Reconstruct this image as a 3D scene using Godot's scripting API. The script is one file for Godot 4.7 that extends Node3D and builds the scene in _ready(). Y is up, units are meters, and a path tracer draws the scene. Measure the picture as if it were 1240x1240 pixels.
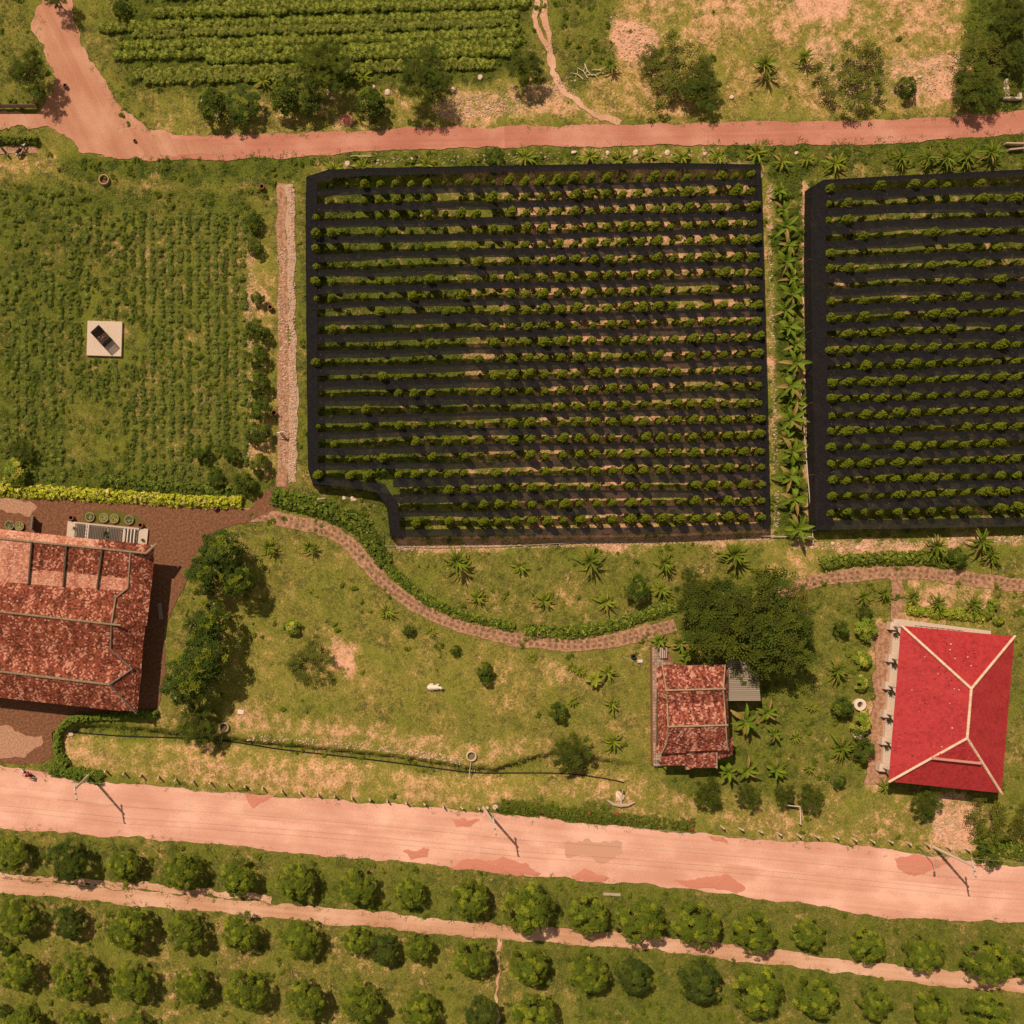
extends Node3D
# Aerial view of a farm: two fields of climbing plants under black net strips, three roofed houses,
# a lawn with a curving path, red earth roads and an orchard.
# A photograph pixel gives a direction; at(px, py, h) meets it with the level h above the ground.
const PX := 0.1          # metres on the ground for one pixel of the photograph
const CAM := 128.0       # camera height
const NX := 385.0        # pixel straight below the camera
const NY := 670.0

var rng := RandomNumberGenerator.new()
var M := {}
var used_names := {}
var kinds := {}
var bump := FastNoiseLite.new()

class MB:
	var v := PackedVector3Array()
	var n := PackedVector3Array()
	var c := PackedColorArray()
	func tri(a: Vector3, b: Vector3, d: Vector3, col: Color, ref: Vector3) -> void:
		var k := (d - a).cross(b - a)
		if k.length_squared() < 1e-14:
			return
		k = k.normalized()
		if k.dot(ref) < 0.0:
			k = -k
			v.append(a); v.append(d); v.append(b)
		else:
			v.append(a); v.append(b); v.append(d)
		n.append(k); n.append(k); n.append(k)
		c.append(col); c.append(col); c.append(col)
	func quad(a: Vector3, b: Vector3, d: Vector3, e: Vector3, col: Color, ref: Vector3) -> void:
		tri(a, b, d, col, ref)
		tri(a, d, e, col, ref)
	func smooth_tri(p: Array, q: Array, cols: Array) -> void:
		var k: Vector3 = (p[2] - p[0]).cross(p[1] - p[0])
		var o := [0, 1, 2] if k.dot(q[0] + q[1] + q[2]) >= 0.0 else [0, 2, 1]
		for i in o:
			v.append(p[i]); n.append(q[i]); c.append(cols[i])
	# a box with sides along basis b, c = centre, s = full size, edges bevelled by e
	func box(ce: Vector3, s: Vector3, col: Color, b := Basis.IDENTITY, e := 0.0) -> void:
		var h := s * 0.5
		if e <= 0.0:
			for ax in 3:
				for sg in [-1.0, 1.0]:
					var nn := Vector3.ZERO; nn[ax] = sg
					var u := Vector3.ZERO; u[(ax + 1) % 3] = 1
					var w := Vector3.ZERO; w[(ax + 2) % 3] = 1
					var o: Vector3 = nn * h[ax]
					var uu: Vector3 = u * h[(ax + 1) % 3]
					var ww: Vector3 = w * h[(ax + 2) % 3]
					quad(ce + b * (o - uu - ww), ce + b * (o + uu - ww), ce + b * (o + uu + ww), ce + b * (o - uu + ww), col, b * nn)
			return
		var hi := Vector3(h.x - e, h.y, h.z - e)
		var t := [Vector3(-hi.x, h.y, -hi.z), Vector3(hi.x, h.y, -hi.z), Vector3(hi.x, h.y, hi.z), Vector3(-hi.x, h.y, hi.z)]
		var m := [Vector3(-h.x, h.y - e, -h.z), Vector3(h.x, h.y - e, -h.z), Vector3(h.x, h.y - e, h.z), Vector3(-h.x, h.y - e, h.z)]
		var l := [Vector3(-h.x, -h.y, -h.z), Vector3(h.x, -h.y, -h.z), Vector3(h.x, -h.y, h.z), Vector3(-h.x, -h.y, h.z)]
		quad(ce + b * t[0], ce + b * t[1], ce + b * t[2], ce + b * t[3], col, b * Vector3.UP)
		quad(ce + b * l[0], ce + b * l[1], ce + b * l[2], ce + b * l[3], col, b * Vector3.DOWN)
		for i in 4:
			var j := (i + 1) % 4
			var out: Vector3 = b * (l[i] + l[j]) * Vector3(1, 0, 1)
			quad(ce + b * t[i], ce + b * t[j], ce + b * m[j], ce + b * m[i], col, out + Vector3.UP)
			quad(ce + b * m[i], ce + b * m[j], ce + b * l[j], ce + b * l[i], col, out)
	func tube(pts: Array, rad: Array, sides: int, col: Color, caps := true) -> void:
		var rings := []
		for i in pts.size():
			var d: Vector3
			if i == 0: d = pts[1] - pts[0]
			elif i == pts.size() - 1: d = pts[i] - pts[i - 1]
			else: d = pts[i + 1] - pts[i - 1]
			d = d.normalized()
			var u := d.cross(Vector3.UP if absf(d.y) < 0.9 else Vector3.RIGHT).normalized()
			var w := d.cross(u)
			var ring := []
			for k in sides:
				var t := TAU * k / sides
				ring.append(u * cos(t) + w * sin(t))
			rings.append(ring)
		for i in pts.size() - 1:
			for k in sides:
				var j := (k + 1) % sides
				var a: Vector3 = rings[i][k]; var b2: Vector3 = rings[i][j]
				var a2: Vector3 = rings[i + 1][k]; var b3: Vector3 = rings[i + 1][j]
				var p0: Vector3 = pts[i] + a * rad[i]; var p1: Vector3 = pts[i] + b2 * rad[i]
				var p2: Vector3 = pts[i + 1] + b3 * rad[i + 1]; var p3: Vector3 = pts[i + 1] + a2 * rad[i + 1]
				smooth_tri([p0, p1, p2], [a, b2, b3], [col, col, col])
				smooth_tri([p0, p2, p3], [a, b3, a2], [col, col, col])
		if caps:
			for e in [0, pts.size() - 1]:
				var dd: Vector3 = (pts[0] - pts[1]) if e == 0 else (pts[e] - pts[e - 1])
				for k in sides:
					var j := (k + 1) % sides
					tri(pts[e], pts[e] + rings[e][k] * rad[e], pts[e] + rings[e][j] * rad[e], col, dd)
	# profile: array of Vector2(radius, height), turned about y through o
	func lathe(o: Vector3, prof: Array, sides: int, col: Color, b := Basis.IDENTITY) -> void:
		for i in prof.size() - 1:
			var p: Vector2 = prof[i]; var q: Vector2 = prof[i + 1]
			var t := (q - p).normalized()
			for k in sides:
				var a0 := TAU * k / sides; var a1 := TAU * (k + 1) / sides
				var d0 := Vector3(cos(a0), 0, sin(a0)); var d1 := Vector3(cos(a1), 0, sin(a1))
				var n0 := b * (d0 * t.y - Vector3.UP * t.x); var n1 := b * (d1 * t.y - Vector3.UP * t.x)
				var p0 := o + b * (d0 * p.x + Vector3.UP * p.y); var p1 := o + b * (d1 * p.x + Vector3.UP * p.y)
				var q0 := o + b * (d0 * q.x + Vector3.UP * q.y); var q1 := o + b * (d1 * q.x + Vector3.UP * q.y)
				if p.x > 1e-4:
					smooth_tri([p0, p1, q1], [n0, n1, n1], [col, col, col])
				if q.x > 1e-4:
					smooth_tri([p0, q1, q0], [n0, n1, n0], [col, col, col])
	# a pointed leaf folded along its middle; d = direction and length, w = half width vector, up = outward
	func leaf(o: Vector3, d: Vector3, w: Vector3, up: Vector3, col: Color) -> void:
		var m := o + d * 0.45 - up * (w.length() * 0.25)
		var tip := o + d - up * (d.length() * 0.18)
		var l := o + d * 0.45 + w + up * (w.length() * 0.2)
		var r := o + d * 0.45 - w + up * (w.length() * 0.2)
		tri(o, l, tip, col, up)
		tri(o, tip, r, col, up)
	# a long arching blade in segs pieces, v-folded; dir = horizontal heading, rise = start slope
	func blade(o: Vector3, dir: Vector3, length: float, width: float, rise: float, droop: float, segs: int, col: Color, fold := 0.25) -> void:
		var side := Vector3.UP.cross(dir).normalized()
		var p := o
		var ang := rise
		var prev := [o, o, o]
		for i in range(1, segs + 1):
			var t := float(i) / segs
			var w := width * (sin(PI * pow(t, 0.75)) * 0.92 + 0.08) * 0.5
			if i == segs: w = 0.004
			p += (dir * cos(ang) + Vector3.UP * sin(ang)) * length / segs
			ang -= droop / segs
			var upn := (Vector3.UP * cos(ang) - dir * sin(ang))
			var a := p + side * w + upn * (w * fold)
			var b := p - side * w + upn * (w * fold)
			var cc := col * (0.92 + 0.16 * t)
			cc.a = 1.0
			quad(prev[0], p, a, prev[1], cc, upn)
			quad(prev[0], p, b, prev[2], cc, upn)
			prev = [p, a, b]
	func mesh() -> ArrayMesh:
		var m := ArrayMesh.new()
		var arr := []
		arr.resize(Mesh.ARRAY_MAX)
		arr[Mesh.ARRAY_VERTEX] = v
		arr[Mesh.ARRAY_NORMAL] = n
		arr[Mesh.ARRAY_COLOR] = c
		m.add_surface_from_arrays(Mesh.PRIMITIVE_TRIANGLES, arr)
		return m

func at(px: float, py: float, h := 0.0) -> Vector3:
	var k := (CAM - h) / CAM
	return Vector3(((px - NX) * k + NX - 620.0) * PX, h, ((py - NY) * k + NY - 620.0) * PX)

func on(px: float, py: float, h := 0.0) -> Vector3:    # the spot on the ground under what shows at px, py when that is h high
	var p := at(px, py, h)
	p.y = gh(p.x, p.z)
	return p

func lin(r: float, g: float, b: float) -> Color:
	return Color(r, g, b).linear_to_srgb()

func rr(a: float, b: float) -> float:
	return rng.randf_range(a, b)

func vary(col: Color, k: float) -> Color:
	var f := 1.0 + rr(-k, k)
	return Color(col.r * f * (1.0 + rr(-k, k) * 0.35), col.g * f, col.b * f * (1.0 + rr(-k, k) * 0.35))

const FIRST := ["", "first", "second", "third", "fourth", "fifth", "sixth", "seventh", "eighth", "ninth", "tenth", "eleventh", "twelfth", "thirteenth", "fourteenth", "fifteenth", "sixteenth", "seventeenth", "eighteenth", "nineteenth", "twentieth"]

func nth(i: int) -> String:
	return FIRST[i] if i <= 20 else "twenty-" + FIRST[i - 20]

func numbered(called: String) -> String:
	if not used_names.has(called):
		used_names[called] = 0
		return called
	used_names[called] += 1
	return "%s_%03d" % [called, used_names[called]]

func thing(called: String, label: String, category: String, pos := Vector3.ZERO, turn := 0.0, group := "", kind := "") -> Node3D:
	var o := Node3D.new()
	o.name = numbered(called)
	add_child(o, true)
	o.position = pos
	o.rotation.y = turn
	metas(o, label, category, group, kind)
	return o

func metas(o: Node, label: String, category: String, group := "", kind := "") -> void:
	if label != "": o.set_meta("label", label)
	if category != "": o.set_meta("category", category)
	if group != "": o.set_meta("group", group)
	if kind != "": o.set_meta("kind", kind)

func part(called: String, mesh: Mesh, m: Material, parent: Node) -> MeshInstance3D:
	var o := MeshInstance3D.new()
	o.name = called
	o.mesh = mesh
	o.material_override = m
	parent.add_child(o, true)
	return o

func solo(called: String, mesh: Mesh, m: Material, label: String, category: String, pos := Vector3.ZERO, group := "", kind := "") -> MeshInstance3D:
	var o := MeshInstance3D.new()
	o.name = numbered(called)
	o.mesh = mesh
	o.material_override = m
	add_child(o, true)
	o.position = pos
	metas(o, label, category, group, kind)
	return o

func mat(rough := 0.9, vc := true, col := Color.WHITE) -> StandardMaterial3D:
	var m := StandardMaterial3D.new()
	m.roughness = rough
	m.metallic_specular = 0.3
	m.albedo_color = col
	m.vertex_color_use_as_albedo = vc
	return m

# a seamless noise picture running from one colour to another (linear colours), laid by world position
func grained(size_m: float, a: Color, b: Color, freq: float, seed_: int, rough := 0.95, vc := false, relief := 0.0, px := 512) -> StandardMaterial3D:
	var f := FastNoiseLite.new()
	f.seed = seed_
	f.frequency = freq
	f.fractal_octaves = 5
	f.fractal_gain = 0.62
	var im := f.get_seamless_image(px, px)
	im.convert(Image.FORMAT_L8)
	var src := im.get_data()
	var fine := FastNoiseLite.new()
	fine.seed = seed_ + 7
	fine.frequency = 0.31
	var im2 := fine.get_seamless_image(px, px)
	im2.convert(Image.FORMAT_L8)
	var src2 := im2.get_data()
	var sa := a.linear_to_srgb(); var sb := b.linear_to_srgb()
	var out := PackedByteArray()
	out.resize(px * px * 3)
	for i in px * px:
		var t := clampf((src[i] / 255.0 - 0.5) * 1.5 + 0.5 + (src2[i] / 255.0 - 0.5) * 0.55, 0.0, 1.0)
		out[i * 3] = int(255.0 * lerpf(sa.r, sb.r, t))
		out[i * 3 + 1] = int(255.0 * lerpf(sa.g, sb.g, t))
		out[i * 3 + 2] = int(255.0 * lerpf(sa.b, sb.b, t))
	var pic := Image.create_from_data(px, px, false, Image.FORMAT_RGB8, out)
	var m := mat(rough, vc)
	m.albedo_texture = ImageTexture.create_from_image(pic)
	m.uv1_triplanar = true
	m.uv1_world_triplanar = true
	m.uv1_scale = Vector3.ONE / size_m
	if relief > 0.0:
		im.bump_map_to_normal_map(relief)
		m.normal_enabled = true
		m.normal_texture = ImageTexture.create_from_image(im)
	return m

func poly_y(line: Array, x: float) -> float:       # piecewise-linear height of a traced line at x
	if x <= line[0].x: return line[0].y
	for i in line.size() - 1:
		if x <= line[i + 1].x:
			return lerpf(line[i].y, line[i + 1].y, (x - line[i].x) / (line[i + 1].x - line[i].x))
	return line[-1].y

func v2(a: Array) -> Array:
	var o := []
	for i in range(0, a.size(), 2):
		o.append(Vector2(a[i], a[i + 1]))
	return o

var bank := v2([60, 878, 150, 880, 215, 888, 260, 890, 300, 897, 400, 907, 500, 918, 560, 928, 600, 932, 640, 918, 680, 910, 740, 921, 790, 927])

# height of the ground in metres: low bumps, and the cut bank below the lawn
func gh(x: float, z: float) -> float:
	var y := -0.075 + 0.035 * bump.get_noise_2d(x, z)
	var px := x / PX + 620.0
	if px > 60.0 and px < 790.0:
		var d := (z / PX + 620.0 - poly_y(bank, px)) * PX
		if d > 0.0 and d < 3.4:
			var fade := clampf((790.0 - px) / 60.0, 0.0, 1.0) * clampf((px - 60.0) / 30.0, 0.0, 1.0)
			y -= 0.85 * fade * smoothstep(0.0, 0.2, d) * (1.0 - smoothstep(0.9, 3.4, d))
	return y

func _ready() -> void:
	rng.seed = 20240611
	bump.seed = 4
	bump.frequency = 0.06
	# --- camera straight down, the lens shifted so that the point below it lies off centre
	var cam := Camera3D.new()
	cam.name = "camera"
	cam.projection = Camera3D.PROJECTION_FRUSTUM
	cam.near = 1.0
	cam.far = 2000.0
	cam.size = 1240.0 * PX / CAM
	cam.frustum_offset = Vector2((620.0 - NX) * PX / CAM, (NY - 620.0) * PX / CAM)
	add_child(cam)
	cam.position = Vector3((NX - 620.0) * PX, CAM, (NY - 620.0) * PX)
	cam.rotation = Vector3(-PI / 2, 0, 0)
	cam.current = true
	# --- sky and sun
	var env := Environment.new()
	env.background_mode = Environment.BG_SKY
	var sky := Sky.new()
	var sm := ProceduralSkyMaterial.new()
	sm.sky_top_color = Color(0.55, 0.53, 0.51)
	sm.sky_horizon_color = Color(0.74, 0.68, 0.60)
	sm.sky_curve = 0.25
	sm.ground_bottom_color = Color(0.25, 0.2, 0.14)
	sm.ground_horizon_color = Color(0.6, 0.52, 0.42)
	sky.sky_material = sm
	env.sky = sky
	env.background_energy_multiplier = 0.74
	env.ambient_light_source = Environment.AMBIENT_SOURCE_SKY
	env.tonemap_mode = Environment.TONE_MAPPER_LINEAR
	env.tonemap_exposure = 1.14
	env.sdfgi_enabled = true
	env.ssao_enabled = true
	env.ssil_enabled = true
	var we := WorldEnvironment.new()
	we.name = "environment"
	we.environment = env
	add_child(we)
	var sun := DirectionalLight3D.new()
	sun.name = "sun"
	sun.light_color = Color(1.0, 0.92, 0.83)
	sun.light_energy = 1.2
	sun.light_angular_distance = 0.5
	sun.shadow_enabled = true
	sun.directional_shadow_max_distance = 300.0
	add_child(sun)
	sun.look_at_from_position(Vector3.ZERO, Vector3(0.52, -1.0, 0.60), Vector3.UP)
	materials()
	prototypes()
	ground()
	roads()
	net_fields()
	big_house()
	small_house()
	red_house()
	crops()
	orchard()
	trees_and_shrubs()
	spiky_plants()
	street_things()
	yard_things()
	pebbles()
	weeds()
	grass_tufts()

func materials() -> void:
	var leafm := mat(0.7)
	leafm.backlight_enabled = true
	leafm.backlight = Color(0.32, 0.34, 0.12)
	M.leaf = leafm
	M.plain = mat(0.85)
	M.glossy = mat(0.35)
	M.wood = grained(2.0, Color(0.10, 0.065, 0.04), Color(0.22, 0.15, 0.09), 0.05, 31, 0.9)
	M.bark = grained(1.2, Color(0.07, 0.05, 0.03), Color(0.18, 0.13, 0.08), 0.06, 32, 0.95)
	M.concrete = grained(3.0, Color(0.50, 0.38, 0.29), Color(0.74, 0.58, 0.46), 0.03, 33, 0.9)
	M.tile = mat(0.8)
	M.under = grained(2.0, Color(0.20, 0.09, 0.055), Color(0.30, 0.14, 0.085), 0.05, 34, 0.95)
	M.wall = grained(3.0, Color(0.30, 0.20, 0.13), Color(0.42, 0.29, 0.19), 0.03, 35, 0.95)
	var net := grained(5.0, Color(0.008, 0.007, 0.008), Color(0.0185, 0.016, 0.0185), 0.02, 36, 0.9)
	net.transparency = BaseMaterial3D.TRANSPARENCY_ALPHA
	net.albedo_color.a = 0.88
	M.net = net
	M.path = grained(9.0, Color(0.24, 0.125, 0.068), Color(0.54, 0.30, 0.19), 0.03, 41, 1.0, false, 0.0, 512)
	M.gravel = grained(3.5, Color(0.30, 0.19, 0.125), Color(0.76, 0.50, 0.36), 0.12, 42, 1.0, false, 0.0, 512)
	M.paved = grained(8.0, Color(0.13, 0.055, 0.028), Color(0.27, 0.125, 0.068), 0.04, 43, 0.95, false, 0.0, 512)
	M.paver = grained(3.0, Color(0.15, 0.075, 0.045), Color(0.27, 0.145, 0.09), 0.05, 44, 0.95)
	M.pale_drive = grained(7.0, Color(0.30, 0.15, 0.09), Color(0.56, 0.32, 0.21), 0.05, 45, 0.95)
	M.damp = grained(4.0, Color(0.50, 0.17, 0.115), Color(0.67, 0.30, 0.205), 0.06, 46, 0.95)
	M.greypatch = grained(4.0, Color(0.47, 0.245, 0.16), Color(0.70, 0.38, 0.27), 0.06, 47, 0.95)
	M.stone = grained(2.5, Color(0.30, 0.21, 0.15), Color(0.62, 0.46, 0.35), 0.08, 48, 0.95)

# what the soil carries: each region says how dry the grass is, how bare the soil is and how lush it grows (0..255)
func ground() -> void:
	var regions := [
		[[-130, -130, 45, -130, 55, 60, 50, 130, -130, 130], 110, 30, 120],
		[[80, -130, 640, -130, 645, 100, 560, 120, 240, 152, 180, 150, 130, 90], 120, 50, 130],
		[[130, -130, 640, -130, 635, 100, 150, 105], 60, 25, 200],
		[[180, 118, 420, 112, 560, 100, 640, 92, 740, 150, 560, 158, 190, 166], 150, 95, 70],
		[[520, 118, 690, 95, 700, 140, 540, 150], 200, 165, 10],
		[[640, -130, 745, -130, 750, 80, 690, 120], 110, 50, 150],
		[[740, -130, 1180, -130, 1210, 140, 720, 146, 690, 118, 750, 60], 185, 98, 45],
		[[745, -130, 1180, -130, 1165, 55, 1090, 30, 1000, 70, 940, 45, 870, 40, 800, 62], 190, 138, 25],
		[[744, 22, 790, 35, 808, 55, 775, 78, 748, 72], 200, 245, 0],
		[[935, -130, 1050, -130, 1035, 22, 960, 26], 220, 240, 0],
		[[975, 55, 1000, 40, 1030, 60, 990, 75], 200, 225, 0],
		[[1080, 70, 1165, 60, 1170, 120, 1100, 130], 200, 200, 0],
		[[1165, -130, 1370, -130, 1370, 125, 1205, 135, 1170, 60], 60, 30, 210],
		[[80, 190, 420, 188, 1370, 150, 1370, 205, 920, 205, 370, 218, 300, 225, 60, 215], 60, 35, 190],
		[[470, 178, 500, 175, 500, 188, 470, 190], 120, 150, 90],
		[[700, 176, 880, 174, 880, 190, 700, 192], 130, 110, 90],
		[[-130, 192, 70, 188, 65, 208, -130, 212], 180, 110, 60],
		[[-130, 215, 310, 235, 330, 600, -130, 600], 70, 35, 175],
		[[95, 260, 302, 260, 302, 570, 110, 560], 95, 70, 140],
		[[85, 480, 150, 480, 150, 570, 70, 570], 85, 20, 120],
		[[300, 300, 330, 300, 332, 580, 300, 580], 170, 110, 40],
		[[360, 200, 372, 210, 378, 600, 362, 600], 110, 60, 130],
		[[372, 205, 925, 195, 935, 645, 470, 650, 470, 590, 375, 585], 160, 158, 55],
		[[372, 215, 600, 205, 680, 420, 610, 650, 470, 650, 470, 590, 375, 585], 110, 112, 120],
		[[372, 215, 520, 205, 570, 420, 520, 650, 470, 650, 470, 590, 375, 585], 60, 66, 205],
		[[982, 215, 1370, 205, 1370, 640, 990, 650], 90, 95, 150],
		[[930, 195, 986, 205, 992, 665, 935, 665], 35, 20, 225],
		[[930, 215, 936, 215, 944, 650, 937, 650], 150, 150, 40],
		[[972, 222, 983, 222, 988, 640, 976, 640], 170, 200, 20],
		[[340, 590, 470, 590, 470, 655, 440, 650], 80, 70, 170],
		[[470, 650, 935, 645, 1370, 640, 1370, 700, 950, 710, 800, 740, 640, 765, 520, 725], 115, 65, 115],
		[[475, 652, 935, 645, 935, 660, 480, 668], 160, 200, 20],
		[[960, 655, 1240, 648, 1240, 660, 960, 672], 160, 190, 20],
		[[920, 655, 1010, 660, 1000, 705, 940, 715], 190, 120, 20],
		[[262, 640, 400, 650, 520, 745, 680, 785, 820, 770, 800, 920, 560, 930, 280, 890, 250, 780], 135, 54, 85],
		[[300, 770, 520, 790, 640, 800, 640, 870, 560, 850, 400, 850, 290, 860], 140, 55, 35],
		[[395, 775, 440, 780, 430, 815, 400, 815], 200, 190, 0],
		[[270, 850, 560, 895, 640, 890, 640, 920, 560, 925, 280, 888], 185, 135, 15],
		[[640, 780, 800, 780, 795, 930, 660, 905], 140, 65, 85],
		[[655, 800, 690, 800, 690, 835, 655, 830], 190, 150, 10],
		[[80, 870, 215, 885, 280, 892, 280, 905, 90, 890], 80, 60, 140],
		[[80, 890, 280, 903, 560, 940, 740, 945, 740, 985, 590, 982, 300, 958, 80, 935], 195, 122, 25],
		[[600, 970, 850, 975, 850, 1008, 600, 990], 90, 60, 150],
		[[740, 930, 1080, 960, 1240, 980, 1240, 1045, 850, 1010, 740, 985], 150, 95, 60],
		[[1130, 960, 1190, 965, 1185, 1030, 1130, 1025], 190, 205, 5],
		[[820, 700, 985, 700, 985, 960, 800, 960], 90, 45, 145],
		[[985, 700, 1085, 750, 1075, 960, 985, 960], 105, 60, 125],
		[[1058, 750, 1078, 750, 1065, 960, 1050, 960], 170, 170, 20],
		[[1210, 760, 1370, 760, 1370, 980, 1210, 965], 120, 60, 130],
		[[1095, 700, 1200, 700, 1200, 760, 1090, 755], 160, 160, 40],
		[[-130, 1000, 1370, 1116, 1370, 1370, -130, 1370], 85, 42, 150],
		[[-130, 1085, 400, 1110, 700, 1200, 700, 1370, -130, 1370], 118, 72, 115],
		[[-130, 1005, 1370, 1118, 1370, 1150, -130, 1035], 100, 50, 150],
	]
	var n := 300
	var warp := FastNoiseLite.new()
	warp.seed = 12; warp.frequency = 0.02
	var cells := PackedByteArray()
	cells.resize(n * n * 3)
	for i in n * n:
		cells[i * 3] = 120; cells[i * 3 + 1] = 55; cells[i * 3 + 2] = 110
	for g in regions:
		var poly := PackedVector2Array(v2(g[0]))
		var r := Rect2(poly[0], Vector2.ZERO)
		for p in poly: r = r.expand(p)
		r = r.grow(12)
		for j in range(maxi(0, int((r.position.y + 130) / 5)), mini(n, int((r.end.y + 130) / 5) + 1)):
			for i in range(maxi(0, int((r.position.x + 130) / 5)), mini(n, int((r.end.x + 130) / 5) + 1)):
				var q := Vector2(i * 5 - 127.5, j * 5 - 127.5)
				q += Vector2(warp.get_noise_2d(q.x, q.y), warp.get_noise_2d(q.x + 900, q.y)) * 11.0
				if Geometry2D.is_point_in_polygon(q, poly):
					var o := (j * n + i) * 3
					cells[o] = g[1]; cells[o + 1] = g[2]; cells[o + 2] = g[3]
	var field := Image.create_from_data(n, n, false, Image.FORMAT_RGB8, cells)
	field_map = field
	var size := 1536
	var big: Image = field.duplicate()
	big.resize(150, 150, Image.INTERPOLATE_BILINEAR)
	big.resize(size, size, Image.INTERPOLATE_CUBIC)
	var fd := big.get_data()
	var noises := []
	for k in 3:
		var f := FastNoiseLite.new()
		f.seed = 50 + k
		f.frequency = [0.36, 0.06, 0.011][k]
		f.fractal_octaves = [3, 4, 4][k]
		f.fractal_gain = 0.6
		var im := f.get_image(size, size)
		im.convert(Image.FORMAT_L8)
		noises.append(im.get_data())
	var n0: PackedByteArray = noises[0]
	var n1: PackedByteArray = noises[1]
	var n2: PackedByteArray = noises[2]
	var out := PackedByteArray()
	out.resize(size * size * 3)
	var o := 0
	for i in size * size:
		var a := n0[i] / 255.0 - 0.5
		var b := n1[i] / 255.0 - 0.5
		var d := n2[i] / 255.0 - 0.5
		var dry := clampf(fd[o] / 255.0 + a * 0.4 + b * 0.5 + d * 0.8, 0.0, 1.0)
		var bare := clampf((fd[o + 1] / 255.0 + a * 0.45 + b * 0.7 + d * 0.5 - 0.42) * 2.0, 0.0, 1.0)
		var lush := clampf(fd[o + 2] / 255.0 + b * 0.45 + d * 0.7 - a * 0.25, 0.0, 1.0)
		# linear base colours: olive turf, dark lush growth, straw, pale soil
		var r := lerpf(0.185, 0.054, lush)
		var g := lerpf(0.192, 0.082, lush)
		var l := lerpf(0.024, 0.006, lush)
		var s := dry * dry * 0.95
		r = lerpf(r, 0.415, s); g = lerpf(g, 0.275, s); l = lerpf(l, 0.080, s)
		r = lerpf(r, 0.66, bare); g = lerpf(g, 0.36, bare); l = lerpf(l, 0.225, bare)
		var t := 1.0 + a * 0.9 + b * 0.35
		out[o] = int(255.0 * pow(clampf(r * t, 0.0, 1.0), 0.4545))
		out[o + 1] = int(255.0 * pow(clampf(g * t, 0.0, 1.0), 0.4545))
		out[o + 2] = int(255.0 * pow(clampf(l * t, 0.0, 1.0), 0.4545))
		o += 3
	var pic := Image.create_from_data(size, size, false, Image.FORMAT_RGB8, out)
	var gm := mat(1.0, false)
	gm.albedo_texture = ImageTexture.create_from_image(pic)
	gm.metallic_specular = 0.1
	# one sheet: fine cells where the camera looks, wide ones out to the horizon
	var line := PackedFloat32Array([-900, -500, -250, -140, -95])
	var x := -75.0
	while x <= 75.01:
		line.append(x)
		x += 0.3
	for k in [95, 140, 250, 500, 900]: line.append(k)
	var w := line.size()
	var verts := PackedVector3Array(); var norms := PackedVector3Array(); var uvs := PackedVector2Array()
	verts.resize(w * w); norms.resize(w * w); uvs.resize(w * w)
	for j in w:
		for i in w:
			var p := Vector3(line[i], gh(line[i], line[j]), line[j])
			verts[j * w + i] = p
			uvs[j * w + i] = Vector2((p.x + 75.0) / 150.0, (p.z + 75.0) / 150.0)
	for j in w:
		for i in w:
			var xl := verts[j * w + maxi(i - 1, 0)]; var xr := verts[j * w + mini(i + 1, w - 1)]
			var zl := verts[maxi(j - 1, 0) * w + i]; var zr := verts[mini(j + 1, w - 1) * w + i]
			norms[j * w + i] = (zr - zl).cross(xr - xl).normalized()
	var idx := PackedInt32Array()
	idx.resize((w - 1) * (w - 1) * 6)
	var q := 0
	for j in w - 1:
		for i in w - 1:
			var a := j * w + i
			idx[q] = a; idx[q + 1] = a + 1; idx[q + 2] = a + w + 1
			idx[q + 3] = a; idx[q + 4] = a + w + 1; idx[q + 5] = a + w
			q += 6
	var arr := []
	arr.resize(Mesh.ARRAY_MAX)
	arr[Mesh.ARRAY_VERTEX] = verts; arr[Mesh.ARRAY_NORMAL] = norms; arr[Mesh.ARRAY_TEX_UV] = uvs; arr[Mesh.ARRAY_INDEX] = idx
	var mesh := ArrayMesh.new()
	mesh.add_surface_from_arrays(Mesh.PRIMITIVE_TRIANGLES, arr)
	solo("ground", mesh, gm, "uneven ground of olive turf, dry straw and bare pale soil", "ground", Vector3.ZERO, "", "structure")

var field_map: Image

# a flat sheet inside an outline of pixels; the outline is made ragged by rag metres
func outline(px: Array, rag: float, seed_: int, step := 0.22) -> PackedVector2Array:
	var f := FastNoiseLite.new()
	f.seed = seed_; f.frequency = 0.22; f.fractal_octaves = 4; f.fractal_gain = 0.55
	var o := PackedVector2Array()
	for i in px.size():
		var a: Vector2 = (px[i] - Vector2(620, 620)) * PX
		var b: Vector2 = (px[(i + 1) % px.size()] - Vector2(620, 620)) * PX
		var k := maxi(1, int(a.distance_to(b) / step))
		for j in k:
			var p := a.lerp(b, float(j) / k)
			o.append(p + Vector2(f.get_noise_2d(p.x, p.y), f.get_noise_2d(p.x + 300.0, p.y)) * rag * 2.2)
	return o

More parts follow.
